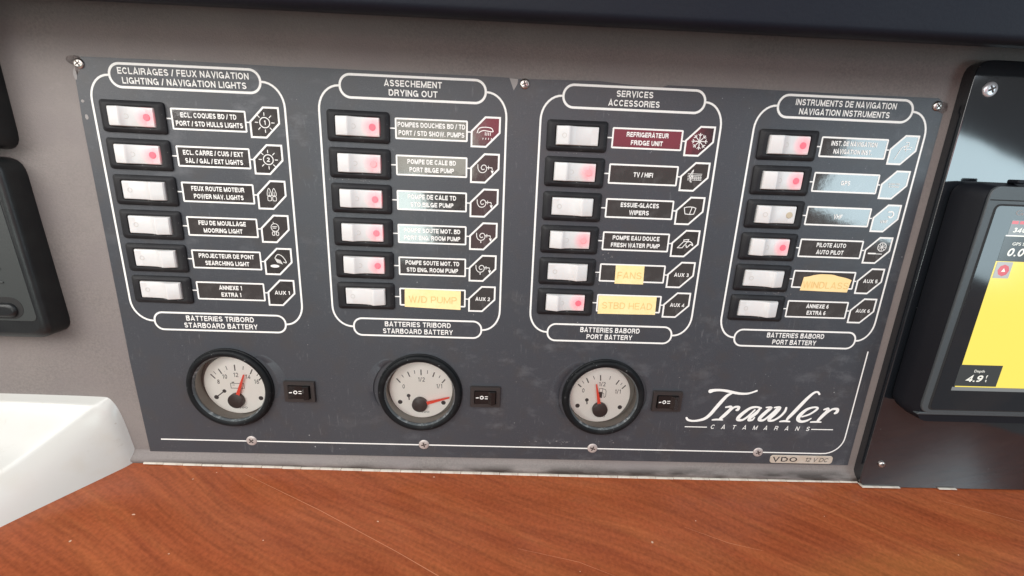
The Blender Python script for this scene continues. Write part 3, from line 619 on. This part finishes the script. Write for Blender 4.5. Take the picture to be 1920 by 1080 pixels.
# ---- logo
LOGO = [((164.5,-160.5,3.18),(167.7,-159.6,2.29),(172.5,-159.4,1.91),(177.4,-160.0,2.16),(183.1,-161.2,2.16),(188.1,-161.9,1.91),(192.9,-161.8,1.65),(196.8,-160.7,1.40),(200.2,-159.2,1.53)),
((181.8,-161.5,1.27),(178.0,-163.9,2.29),(174.7,-168.5,2.80),(170.8,-174.7,2.80),(167.5,-180.1,2.67),(163.9,-183.8,2.42),(159.3,-185.6,1.91),(154.5,-186.2,1.65),(150.8,-185.4,1.78),(149.4,-183.7,1.65)),
((178.6,-173.7,1.27),(182.4,-173.2,1.91),(182.4,-175.5,2.54),(179.3,-179.8,2.80),(175.8,-183.8,2.29),(175.2,-184.7,1.27)),
((169.8,-184.9,1.15),(173.1,-184.5,1.53),(177.7,-184.7,1.15)),
((182.3,-176.7,1.53),(185.2,-173.5,1.65),(188.7,-173.3,1.91),(188.3,-175.4,2.29),(187.3,-175.9,1.65)),
((206.2,-173.8,1.53),(202.5,-172.9,1.65),(197.8,-174.0,2.16),(193.0,-178.3,2.80),(190.2,-181.9,3.05),(189.8,-184.1,2.54),(193.4,-184.3,1.78),(197.1,-181.3,1.65),(201.6,-175.4,1.27)),
((205.8,-173.4,1.27),(203.4,-177.7,2.67),(199.3,-182.0,2.67),(198.3,-184.4,1.78),(201.1,-184.1,1.53),(202.5,-182.0,1.15)),
((210.2,-173.0,1.15),(213.8,-173.2,2.16),(210.9,-176.7,2.80),(207.3,-181.4,2.93),(206.7,-183.9,2.42),(210.2,-183.9,1.78),(214.9,-178.9,1.53),(218.8,-173.8,1.53)),
((216.5,-172.9,1.15),(220.7,-173.0,2.29),(218.2,-177.7,2.80),(214.8,-182.0,2.80),(214.5,-184.2,2.16),(218.0,-183.9,1.78),(222.3,-180.7,1.78),(225.3,-176.3,1.91),(225.8,-172.9,1.65)),
((249.2,-160.6,1.65),(247.4,-158.8,1.53),(244.5,-159.8,1.91),(240.6,-164.4,2.54),(236.4,-170.7,2.93),(232.1,-177.3,2.93),(228.9,-182.0,2.29),(228.2,-184.0,1.27)),
((223.1,-184.9,1.15),(226.5,-184.4,1.78),(230.8,-184.7,1.27)),
((239.8,-180.2,1.27),(245.0,-178.1,1.53),(249.2,-174.6,1.78),(250.5,-172.4,1.65),(247.2,-171.9,1.53),(242.0,-174.0,2.29),(237.8,-179.1,3.18),(237.1,-182.6,3.05),(240.0,-184.5,2.16),(244.1,-183.6,1.78),(247.2,-181.6,1.02)),
((255.7,-173.6,1.27),(258.6,-172.8,2.16),(258.5,-175.1,2.67),(255.8,-179.0,2.80),(253.2,-183.0,2.16),(252.7,-184.2,1.27)),
((247.5,-184.7,1.15),(251.3,-184.4,1.53),(255.6,-184.5,1.15)),
((258.7,-176.2,1.53),(262.2,-173.1,1.65),(266.1,-173.0,2.29),(266.3,-175.3,2.54),(265.0,-176.5,1.78))]
g = G()
for i, s in enumerate(LOGO): ribbon(g, smooth_path([(x, y, w_ * 1.0) for x, y, w_ in s], 5), 1, PZ + .025 * i)
obj('script_logo', g.tf(dx=-PO.x, dy=-PO.y), M['print'], panel)
g = G(); ribbon(g, [(149.1, -191.4), (166.6, -191.4)], .8, PZ, caps=False); ribbon(g, [(249.7, -191.3), (267.1, -191.2)], .8, PZ, caps=False)
for i, ch in enumerate('CATAMARANS'): put(g, ch, 171.2 + i * (247.0 - 171.2) / 9, -190.9, 3.7, PZ, wf=.85, sw=.16, shear=.2)
obj('logo_lettering', g.tf(dx=-PO.x, dy=-PO.y), M['print'], panel)
# maker's badge at the lower edge
bd = obj('maker_badge', slab(rrect(0, 0, 51, 7.2, 2.4, 5), 0, .35, .2), M['badge'], panel, P_(247.4, -218.6, .05), smooth=50)
g = G(); put(g, 'VDO', -13.5, 0, 4.2, .42, width=20, sw=.17, gap=.2)
obj('badge_lettering', g, M['ink'], bd)
g = G(); put(g, '12 V DC', 12.5, 0, 3.6, .42, width=19, sw=.12, shear=.25)
obj('badge_lettering', g, M['ink'], bd)

# ---- screws
def screw(parent, loc, r_, m, rotd, h=1.3, name='screw'):
    g = lathe([(r_, -.6), (r_, h * .25), (r_ * .93, h * .6), (r_ * .72, h * .88), (r_ * .4, h), (.01, h)], 28)
    o = obj(name, g, m, parent, loc, smooth=50, rot=rad(rotd))
    g = G(); a, b = r_ * .52, r_ * .13
    g.add([(a, b, h + .05), (b, b, h + .05), (b, a, h + .05), (-b, a, h + .05), (-b, b, h + .05), (-a, b, h + .05), (-a, -b, h + .05), (-b, -b, h + .05), (-b, -a, h + .05), (b, -a, h + .05), (b, -b, h + .05), (a, -b, h + .05)], [tuple(range(12))])
    obj('cross_recess', g, M['slot'], o); return o
for x, y, a in ((-258.6, 48.6, 35), (13.2, 48.9, 20), (281.3, 47.2, 50)): screw(panel, P_(x, y), 3.1, M['steel'], a)
for x, y, a in ((-183.9, -211.9, 40), (-52.8, -212.1, 15), (78.7, -212.3, 70), (211.1, -212.8, 25)): screw(panel, P_(x, y), 4.0, M['pale_screw'], a, .8)
# worn patches where the print has lifted
def blob(cx, cy, rx, ry, z, n=16, j=.35, seed=1):
    rr = random.Random(seed); g = G(); g.add([(cx + rx * math.cos(2 * math.pi * i / n) * rr.uniform(1 - j, 1), cy + ry * math.sin(2 * math.pi * i / n) * rr.uniform(1 - j, 1), z) for i in range(n)], [tuple(range(n))]); return g
def patch(g, m, nm='worn_patch'): obj(nm, g.tf(dx=-PO.x, dy=-PO.y), m, panel)
patch(blob(-261.5, 50.5, 5.2, 3.2, .05, seed=3), M['rust']); patch(blob(-262.2, 42.6, 1.3, 4.2, .06, seed=4), M['chip']); patch(blob(285.0, 46.2, 3.8, 4.4, .05, seed=5), M['rust'])
patch(blob(-260.8, 27.2, 1.2, 1.0, .05, seed=6), M['chip']); patch(blob(-260.2, 18.0, 1.4, 1.8, .05, seed=8), M['chip'])
patch(G().add([(3.5, 51.8, .08), (9, 51.4, .08), (8.6, 48.5, .08), (6.4, 44.8, .08)], [(3, 2, 1, 0)]), M['chip'])

rr_ = random.Random(11)
g = G()
for k in range(26):
    t = rr_.random(); x = 20 + 75 * t if k < 18 else 46 + rr_.uniform(0, 14); y = -207.5 + rr_.gauss(0, .8) + (1.2 if t > .6 else 0)
    g.join(blob(x, y, rr_.uniform(.2, .9), rr_.uniform(.15, .4), .06, 7, .5, k))
patch(g, M['chip'], 'scuff_marks')
g = G(); k = 0
for n_, x0_, x1_, y0_, y1_ in ((16, 68, 73, -55, -42), (10, 72, 82, -62, -56), (8, 69, 72, -80, -65), (10, 68, 90, 2, -8), (12, 190, 212, -80, -84), (9, -118, -72, -14.6, -13.6), (7, 30, 66, 8.2, 8.9), (8, 170, 205, -82.6, -81.6), (9, -20, 0, -106, -100), (26, -250, 270, -160, 45), (14, -230, 150, -205, -130)):
    for _ in range(n_):
        k += 1; g.join(blob(rr_.uniform(x0_, x1_), rr_.uniform(min(y0_, y1_), max(y0_, y1_)), rr_.uniform(.15, .5), rr_.uniform(.12, .32), .07, 6, .5, k))
patch(g, M['chip'], 'dust_specks'); [o_.__setitem__('kind', 'stuff') for o_ in panel.children if o_.name in ('dust_specks', 'scuff_marks')]
# ---- gauges
def gauge(cx, cy, ticks, nums, needle, extra, hub, scr):
    e = empty('gauge', P_(cx, cy, 0), panel)
    bz = lathe([(31.4, -.5), (31.4, 1.2), (30.8, 1.6), (30.7, 2.8), (29.9, 3.9), (28.8, 4.3), (27.2, 4.2), (26.2, 3.4)], 72)
    obj('bezel_ring', bz, M['bezel_ring'], e, smooth=50)
    obj('bezel_chamfer', lathe([(26.2, 3.4), (25.6, 2.4), (25.2, 1.8), (25.2, 1.0)], 72), M['chamfer'], e, smooth=50)
    obj('inner_wall', lathe([(25.2, 1.0), (26.0, -4), (26.4, -9.2), (.5, -9.2)], 72), M['gauge_wall'], e, smooth=50)
    obj('dial', slab([(24.1 * math.cos(2 * math.pi * i / 64) - .9, 24.1 * math.sin(2 * math.pi * i / 64) - 2.0) for i in range(64)], -9.1, -8.0, .3), M['dial'], e, smooth=50)
    g = G(); z = -7.95
    for i in range(0, len(ticks), 2): ribbon(g, [ticks[i], ticks[i + 1]], .85 if (i // 2) % 2 == 0 else .45, z, caps=False)
    for s, (x, y) in nums: put(g, s, x, y, 3.5, z, wf=.74, sw=.15, gap=.27)
    extra(g, z)
    put(g, 'VDO', 2.0, -21.0, 1.5, z, width=6.5, sw=.16)
    obj('dial_marking', g, M['dial_ink'], e)
    g = G(); t, q = Vector(needle[0]), Vector(hub); dd = (t - q).normalized(); nn = Vector((-dd.y, dd.x))
    P = [t + nn * .45, q + nn * 1.45 + dd * 2, q - nn * 1.45 + dd * 2, t - nn * .45]
    poly = [(p.x, p.y) for p in P]
    g.add([(x, y, z_) for z_ in (-6.0, -5.3) for x, y in poly], [(0, 1, 2, 3), (7, 6, 5, 4), (0, 4, 5, 1), (1, 5, 6, 2), (2, 6, 7, 3), (3, 7, 4, 0)])
    obj('needle', g, M['needle'], e)
    obj('needle_hub', lathe([(5.9, -8), (5.9, -5.3), (5.3, -4.9), (.01, -4.7)], 36, hub[0], hub[1]), M['hub'], e, smooth=40)
    gl = G(); disc(gl, 0, 0, 25.0, 2.1, 64); obj('glass', gl, M['glass'], e)
    return e
def dots(g, z, P, key=True):
    for x, y in P: disc(g, x, y, 1.75 if P.index((x, y)) != 1 else 1.45, z + .01)
    a, b = P[1], P[0]
    if key is True: ribbon(g, [a, b], .8, z, caps=False)
    else: ribbon(g, [a, (a[0] + .4, a[1] - 3.4)], .9, z)
def ex1(g, z):
    ribbon(g, [(-5.2, -.8), (4.7, -.8), (4.7, -4.8), (-5.2, -4.8)], .4, z, True); ribbon(g, [(-4.2, .1), (-2.4, .1)], .8, z, caps=False); ribbon(g, [(2, .1), (3.6, .1)], .8, z, caps=False); ribbon(g, [(-3.9, -2.2), (-2.3, -2.2)], .3, z)
    dots(g, z, [(-17.1, -12.7), (-10.6, -7.4), (16.2, -12.7)])
def ex2(g, z): dots(g, z, [(-17.1, -12.9), (-10.5, -7.3), (16.2, -12.7)], 'k')
def ex3(g, z):
    dots(g, z, [(-17.1, -12.2), (-10.2, -7.0), (16.3, -12.7)], 'k')
    ribbon(g, [(-1.2, 3.1), (1.4, 3.1), (1.4, -4.8), (-1.2, -4.8)], .35, z, True); g.add([(-1, .2, z), (1.2, .2, z), (1.2, -4.6, z), (-1, -4.6, z)], [(3, 2, 1, 0)])
    ribbon(g, [(1.6, 2.8), (3.4, 2.4), (4.2, 1), (4.2, -3.6), (3, -4.6), (2.6, -1.2), (1.6, -.8)], .35, z)
T1 = [(-19.1,6.4),(-16.0,2.9),(-16.6,8.7),(-15.0,6.4),(-12.8,10.9),(-10.6,6.8),(-7.1,13.4),(-6.3,10.2),(-.6,14.6),(-.6,9.7),(5.9,13.6),(5.3,10.6),(12.2,11.2),(10.3,7.2),(16.2,7.6),(15.0,5.8),(19.0,5.2),(16.2,2.2)]
T2 = [(-19.4,6.9),(-16.5,3.6),(-15.4,10.0),(-14.0,8.0),(-10.9,12.7),(-9.3,8.6),(-5.9,14.1),(-5.4,11.2),(-.8,14.8),(-.7,10.1),(4.2,14.3),(4.0,11.5),(9.4,12.8),(8.1,8.9),(13.7,10.3),(12.8,8.2),(17.5,7.1),(15.0,4.0)]
T3 = [(-18.1,6.3),(-15.4,3.9),(-15.1,9.1),(-13.6,7.1),(-12.0,11.6),(-10.0,7.6),(-6.9,13.5),(-5.7,10.7),(-1.4,14.4),(-.9,9.7),(6.5,13.8),(6.0,10.8),(13.5,10.5),(11.3,6.7),(16.0,8.3),(14.9,6.5),(19.0,6.3),(16.3,3.3)]
gauge(-193.8, -167.3, T1, [('8', (-14, .3)), ('10', (-8.9, 4.7)), ('12', (-.5, 6.3)), ('14', (8.3, 5)), ('16', (14.3, 1.1))], [(6.7, 7.6)], ex1, (-1.6, -14.4), 0)
gauge(-54.9, -167.5, T2, [('0', (-14.1, .4)), ('1/2', (-.6, 6.6)), ('1/1', (12.9, 1.3))], [(21.0, -6.9)], ex2, (-1.8, -13.9), 0)
gauge(82.8, -167.8, T3, [('0', (-13.6, 1)), ('1/2', (.6, 6.8)), ('1/1', (13.3, .8))], [(-4.4, 7.6)], ex3, (.3, -14.4), 0)
# vinyl edges lifted round the gauge cut-outs
def lifted(cx, cy, a0, a1, r0, r1, z1):
    g = G(); n = 20; A = [rad(a0 + (a1 - a0) * i / n) for i in range(n + 1)]
    vs = []
    for i, a in enumerate(A):
        t = math.sin(math.pi * i / n) ** .5; rr = r0 + (r1 - r0) * t
        vs += [(cx + (rr + 6.5) * math.cos(a), cy + (rr + 2.2) * math.sin(a), .02), (cx + rr * math.cos(a), cy + rr * math.sin(a), .05 + z1 * t), (cx + (rr - .35) * math.cos(a), cy + (rr - .35) * math.sin(a), .02)]
    g.add(vs, [(3 * i + k, 3 * i + k + 1, 3 * i + 4 + k, 3 * i + 3 + k) for i in range(n) for k in (0, 1)])
    obj('lifted_edge', g.tf(dx=-PO.x, dy=-PO.y), M['paint'], panel, smooth=80)
lifted(-193.8, -167.3, -14, 52, 31.6, 35.4, 1.1); lifted(-54.9, -167.5, 128, 205, 31.6, 35.0, 1.1); lifted(82.8, -167.8, 120, 215, 31.6, 34.2, .9); lifted(82.8, -167.8, -20, 40, 31.6, 33.2, .8)

# ---- the three small switches by the gauges
g = G(); rings = []
for (w_, h_, r_, z_) in ((22.6, 16.8, .7, 0), (22.6, 16.8, .7, 1.6), (22.0, 16.2, .7, 2.2), (16.6, 11.0, .5, 2.2), (16.4, 10.8, .5, .5)):
    rings.append([(x, y, z_) for x, y in rrect(0, 0, w_, h_, r_, 3)])
loft(g, rings, False, True); mini_me = mesh_of('test_switch', g, M['mini'], 30)
g = G(); pr = [(-7.8, 1), (-7.7, 3.4), (-3, 2.6), (2.2, 2.6), (4.6, 5.0), (7.5, 4.2), (7.8, 1)]
g.add([(x, s * 5.1, z) for s in (1, -1) for x, z in pr], [(i, i + 1, 8 + i, 7 + i) for i in range(6)] + [tuple(range(7)), tuple(7 + i for i in reversed(range(7)))])
mr_me = mesh_of('rocker', g, M['mini_rocker'], 20)
g = G(); ribbon(g, [(-6.9, 0), (-4.9, 0)], .8, 0, caps=False); ribbon(g, circ(-2.6, 0, 1.15, 18), .65, 0, True); ribbon(g, [(-.3, .85), (1.9, .85)], .6, 0, caps=False); ribbon(g, [(-.3, -.85), (1.9, -.85)], .6, 0, caps=False)
g.v = [(x, y, .07 + (2.6 if x > -3 else 2.6 + (-3 - x) * .8 / 4.7)) for x, y, z in g.v]
sym_me = mesh_of('switch_symbols', g, M['print'])
for x, y in ((-143.6, -168.6), (-6.3, -169.2), (131.8, -169.3)):
    b = obj('test_switch', mini_me, None, panel, P_(x, y)); obj('rocker', mr_me, None, b); obj('switch_symbols', sym_me, None, b)

TORN = [(0, 0), (.1, .5), (.2, 1.7), (.34, 2.5), (.6, 2.4), (.72, 1.3), (.86, .5), (.95, -.3), (1.0, -1.0)]
# ---------------------------------------------------------------- tape labels stuck on the panel
def tape(name, quad, s, m, label, z=.4, torn=None, tw=None):
    cx = sum(p[0] for p in quad) / 4; cy = sum(p[1] for p in quad) / 4
    q = [(x - cx, y - cy) for x, y in quad]                     # TL TR BR BL
    nx, ny = 16, 5; g = G(); vs = []
    rr = random.Random(s)
    for j in range(ny + 1):
        for i in range(nx + 1):
            u, v = i / nx, j / ny; X = [(q[0][k] * (1 - u) + q[1][k] * u) * (1 - v) + (q[3][k] * (1 - u) + q[2][k] * u) * v for k in (0, 1)]
            if torn and j == 0: X[1] += torn(u)
            elif torn and j == 1: X[1] += torn(u) * .5
            zz = .12 + .08 * math.sin(u * 9 + v * 3) + (.5 * max(0, u - .85) / .15 * (1 - v) if torn else 0)
            vs.append((X[0], X[1], zz))
    n = nx + 1
    g.add(vs, [(j * n + i, (j + 1) * n + i, (j + 1) * n + i + 1, j * n + i + 1) for j in range(ny) for i in range(nx)])
    g.add([(x, y, z_ - .12) for x, y, z_ in vs], [(j * n + i, j * n + i + 1, (j + 1) * n + i + 1, (j + 1) * n + i) for j in range(ny) for i in range(nx)])
    e = obj(name, g, m, None, (cx, cy, .2), smooth=60); tag(e, label, 'tape label', 'yellow tape labels stuck over the label windows')
    g = G(); w_ = tw or (quad[1][0] - quad[0][0]) * .86
    put(g, s, 0, -.4, 4.8, .33, width=w_, sw=.11, gap=.2); obj('lettering', g, M['tape_ink'], e)
tape('tape_label', [(-64.7, -87.0), (-25.5, -87.7), (-25.6, -101.6), (-65.0, -100.4)], 'W/D PUMP', M['tape'], 'yellow tape label reading W/D PUMP', tw=33.5)
tape('tape_label', [(82.4, -65.2), (102.6, -65.2), (103.1, -78.5), (82.7, -78.5)], 'FANS', M['tape'], 'short yellow tape label reading FANS', tw=17)
tape('tape_label', [(72.4, -87.7), (114.0, -87.4), (114.4, -100.8), (72.7, -101.2)], 'STBD HEAD', M['tape'], 'long yellow tape label reading STBD HEAD', tw=36)
tape('tape_label', [(217.6, -69.2), (252.2, -69.2), (251.4, -79.5), (216.6, -79.0)], 'WINDLASS', M['tape2'], 'orange-yellow tape label reading WINDLASS with a torn top edge', tw=33,
     torn=lambda u: next(a[1] + (b[1] - a[1]) * (u - a[0]) / (b[0] - a[0]) for a, b in zip(TORN, TORN[1:]) if u <= b[0]))

# ---------------------------------------------------------------- hood over the dashboard
prof = [(140, -1), (96, -1), (86, 4), (77, 22), (73.6, 36)] + [(77.6 - 5 * math.cos(rad(a)), 44 + 5 * math.sin(rad(a)) * 1.2 - 1) for a in range(-30, 100, 18)] + [(95, 55), (140, 62), (190, 66), (190, -1)]
g = G(); n = len(prof); xs = (-620, 0, 620)
g.add([(x, y + (0.0) * x, z) for x in xs for y, z in prof], [(k * n + i, k * n + (i + 1) % n, (k + 1) * n + (i + 1) % n, (k + 1) * n + i) for k in range(2) for i in range(n)] + [tuple(range(n)), tuple(2 * n + i for i in reversed(range(n)))])
tag(obj('dashboard_hood', g, M['hood'], smooth=35), 'dark navy padded hood overhanging the top of the dashboard', 'hood')

# ---------------------------------------------------------------- black covers at the left edge
def cover(name, poly, label, inset=True):
    cx = sum(p[0] for p in poly) / len(poly); cy = sum(p[1] for p in poly) / len(poly)
    e = empty(name, (cx, cy, -1)); tag(e, label, 'cover')
    L_ = [(x - cx, y - cy) for x, y in poly]
    obj('cover_body', slab(L_, 0, 16.6, 4.5), M['black'], e, smooth=50); return e, cx, cy
def quad_round(Q, r_, n=5):            # Q = TR TL BL BR
    out = []
    for i in range(4):
        p = Vector(Q[i]); a = Vector(Q[i - 1]); b = Vector(Q[(i + 1) % 4]); d1 = (a - p).normalized() * r_; d2 = (b - p).normalized() * r_
        for k in range(n + 1):
            t = k / n; q = (p + d1) * (1 - t) ** 2 + p * 2 * t * (1 - t) + (p + d2) * t * t; out.append((q.x, q.y))
    return out
e, cx, cy = cover('breaker_cover', quad_round([(-306, -8.5), (-430, -6), (-430, -126.5), (-299.2, -126.5)], 11), 'large black plastic cover with a dark finger slot, left of the switch panel')
ip = obj('inset_panel', slab([(x - cx, y - cy) for x, y in quad_round([(-311, -18), (-420, -18), (-420, -113.5), (-304.8, -113.5)], 4)], 15.4, 16.9, .3), M['inset'], e, smooth=40)
for k, yy in enumerate((-62, -70, -78, -87)):
    obj('raised_rib', slab(rrect(-362 - cx + k, yy - cy, 84 - 2 * k, 1.4, .65, 3), 16.6, 17.5, .4), M['inset'], e, smooth=50)
obj('finger_slot', slab(rrect(-361 - cx, -104.5 - cy, 98, 15, 7.4, 8), 16.4, 17.1, .15), M['well'], e, smooth=40)
obj('slot_lever', slab(rrect(-362.5 - cx, -106 - cy, 94, 10, 4.9, 8), 16.8, 19.4, 2.2), M['black'], e, smooth=60)
cover('upper_cover', quad_round([(-308, 110), (-430, 110), (-430, -3.6), (-305.2, -3.6)], 10), 'black rounded cover corner above the large black cover')

# ---------------------------------------------------------------- white gelcoat ledge at lower left
S = []
def sec(s, L0, R1, R2, M_, B_): S.append([(x, y, s * CL) for x, y in (L0, R1, R2, M_, B_)])
sec(-1.5, (-460, -176.4), (-300, -177.2), (-285, -178.0), (-277.6, -186.5), (-270.6, -246))
sec(5, (-460, -178.4), (-302, -180.2), (-290.6, -182.4), (-279.4, -190), (-274.0, -246))
sec(10, (-462, -184.5), (-308, -186.4), (-297.4, -188.2), (-285.2, -202), (-278.6, -246))
sec(22, (-466, -197), (-321, -197.8), (-311.0, -199.5), (-297.0, -217), (-288.5, -250))
sec(40, (-480, -210), (-341, -214), (-331, -215.7), (-316, -230), (-303.0, -254))
sec(90, (-520, -232), (-384, -236), (-374, -237), (-359, -250), (-344.5, -267))
sec(170, (-580, -262), (-453, -265), (-441, -266), (-426, -276), (-410.5, -288))
g = G(); vs = [p for s_ in S for p in s_]
g.add(vs, [(k * 5 + i, k * 5 + i + 1, (k + 1) * 5 + i + 1, (k + 1) * 5 + i) for k in range(6) for i in range(4)])
o = obj('gelcoat_ledge', g, M['gelcoat'], smooth=180); tag(o, 'cream-white moulded ledge at the left end of the wood counter', 'ledge')
cr_ = o.data.attributes.new('crease_edge', 'FLOAT', 'EDGE')
for ed in o.data.edges:
    a_, b_ = ed.vertices; k_ = {a_ % 5, b_ % 5}
    cr_.data[ed.index].value = .8 if k_ == {2} and min(a_, b_) >= 10 else .5 if k_ == {2} else (.6 if a_ // 5 == b_ // 5 == 1 and max(k_) < 3 else 0)
sd = o.modifiers.new('s', 'SUBSURF'); sd.levels = 3; sd.render_levels = 3
o.data.materials.append(M['gelcoat'])

# ---------------------------------------------------------------- black mounting plate and chart plotter at the right
poly = quad_round([(520, 74), (293.4, 74), (293.4, -238.0), (520, -238.0)], 10)
mp_ = empty('mounting_plate', (400, -80, -1)); tag(mp_, 'glossy black acrylic plate with rounded corners behind the chart plotter', 'plate')
obj('plate_sheet', slab([(x - 400, y + 80) for x, y in poly], 0, 8.2, .5), M['acrylic'], mp_, smooth=40)
screw(mp_, (305.5 - 400, 57.2 + 80, 8.2), 4.6, M['zinc'], 30, 1.5); screw(mp_, (306.8 - 400, -216.2 + 80, 8.2), 2.6, M['steel'], 10, 1.8)
PX, PY = 400, -80
cp = empty('chart_plotter', (PX, PY, 7.2)); tag(cp, 'black chart plotter with a bright yellow screen, cut off by the right edge', 'chart plotter')
def rel(P): return [(x - PX, y - PY) for x, y in P]
g = G(); rings = []
for (ins, z_) in ((6, 0), (1.5, 2), (0, 5), (-.3, 12), (1.0, 19.6)):
    x0_ = 295.6 + ins + (z_ / 20) * 6.6
    rings.append([(x, y, z_) for x, y in rel(quad_round([(500, 1.5 - ins - z_ * .1), (x0_, 1.5 - ins - z_ * .1), (x0_ - .5, -160.5 + ins * .7 - z_ * .32), (500, -160.5 + ins * .7 - z_ * .32)], 9))])
loft(g, rings, True, True); obj('housing', g, M['plotter'], cp, smooth=45)
obj('front_rim', slab(rel(quad_round([(500, -1.2), (304.2, -1.2), (302.4, -158.6), (500, -158.6)], 7)), 19.4, 21.0, .5), M['plotter_rim'], cp, smooth=40)
obj('rim_seam', box(305.2 - PX, 500 - PX, -10.0 - PY, -9.3 - PY, 20.6, 21.08), M['well'], cp)
obj('glass_border', slab(rel(quad_round([(500, -11.9), (309.3, -11.9), (306.9, -156.2), (500, -156.2)], 4)), 20.6, 21.15, .1), M['well'], cp, smooth=40)
obj('front_glass', slab(rel(quad_round([(500, -13.0), (310.6, -13.0), (308.6, -155.4), (500, -155.4)], 3)), 20.8, 21.3, .1), M['screen_glass'], cp, smooth=40)
obj('lower_lip', slab(rel(quad_round([(500, -158.4), (302.6, -158.4), (301.0, -160.2), (500, -160.2)], .8)), 17, 20.6, .4), M['plotter_rim'], cp, smooth=40)
obj('mount_knob', slab(rrect(325 - PX, 1.8 - PY, 5.5, 2.6, 1.1, 4), 12, 18.5, .8), M['plotter'], cp, smooth=50)
sz = 21.36
scr = obj('screen', box(321.3 - PX, 496 - PX, -137.6 - PY, -48 - PY, sz - .05, sz), M['yellow'], cp)
obj('data_column', box(322 - PX, 366 - PX, -47.9 - PY, -31.9 - PY, sz - .05, sz), M['scr_dark'], cp)
obj('compass_tape', box(323.2 - PX, 366 - PX, -30.9 - PY, -21.6 - PY, sz - .05, sz), M['scr_grey'], cp)
obj('divider_line', box(322.2 - PX, 366 - PX, -31.8 - PY, -31.0 - PY, sz - .05, sz + .02), M['scr_white'], cp)
g = G()
for k in range(8): g.join(box(323.6 + k * 5.2 - PX, 325.2 + k * 5.2 + 2.6 - PX, -24.0 - PY, -22.0 - PY, sz, sz + .04))
obj('compass_ticks', g, M['scr_red'], cp)
g = G(); put(g, '340', 330.2 - PX, -27.7 - PY, 3.0, sz + .06, width=8.6, shear=.2); put_text(g, 'GPS Speed', 335.8 - PX, -36.8 - PY, 1.9, sz + .06, width=15, bold=.01)
put(g, '0.0', 332.6 - PX, -41.9 - PY, 5.2, sz + .06, width=11, shear=.2)
obj('screen_lettering', g, M['scr_white'], cp)
obj('depth_box', box(320.4 - PX, 350.6 - PX, -136.8 - PY, -120.8 - PY, sz - .02, sz + .04), M['scr_dark'], cp)
g = G(); put_text(g, 'Depth', 335.2 - PX, -125.6 - PY, 1.9, sz + .1, width=7.4, bold=.005); put(g, '4.9', 333.6 - PX, -130.9 - PY, 5.0, sz + .1, width=11, shear=.2)
put_text(g, 'f', 341.7 - PX, -129.4 - PY, 2.4, sz + .1, bold=.02); put_text(g, 't', 341.9 - PX, -132.4 - PY, 2.2, sz + .1, bold=.02)
obj('depth_lettering', g, M['scr_white'], cp)
obj('status_bar', box(319.4 - PX, 496 - PX, -140.4 - PY, -137.7 - PY, sz - .05, sz), M['scr_grey'], cp)
bt = obj('button_tile', slab(rrect(327.6 - PX, -53.8 - PY, 10.6, 10.8, .4, 2), sz, sz + .3, .15), M['scr_lightgrey'], cp)
g = G(); disc(g, 327.8 - PX, -53.9 - PY, 3.9, sz + .36, 8); obj('button_sign', g.tf(), M['scr_red'], cp)
g = G(); a, b = 327.8 - PX, -53.9 - PY; g.add([(a - 1.4, b - .9, sz + .4), (a + 1.4, b - .9, sz + .4), (a, b + 1.5, sz + .4)], [(0, 1, 2)]); obj('button_triangle', g, M['scr_white'], cp)
g = G(); put(g, 'GARMIN', 339.5 - PX, -16.9 - PY, 3.2, sz, width=31, sw=.14, gap=.2); obj('maker_lettering', g, M['chip'], cp)

# ---------------------------------------------------------------- into the world
for o in PANEL_SPACE: o.matrix_world = T @ Matrix.Translation(o.location) @ o.rotation_euler.to_matrix().to_4x4()
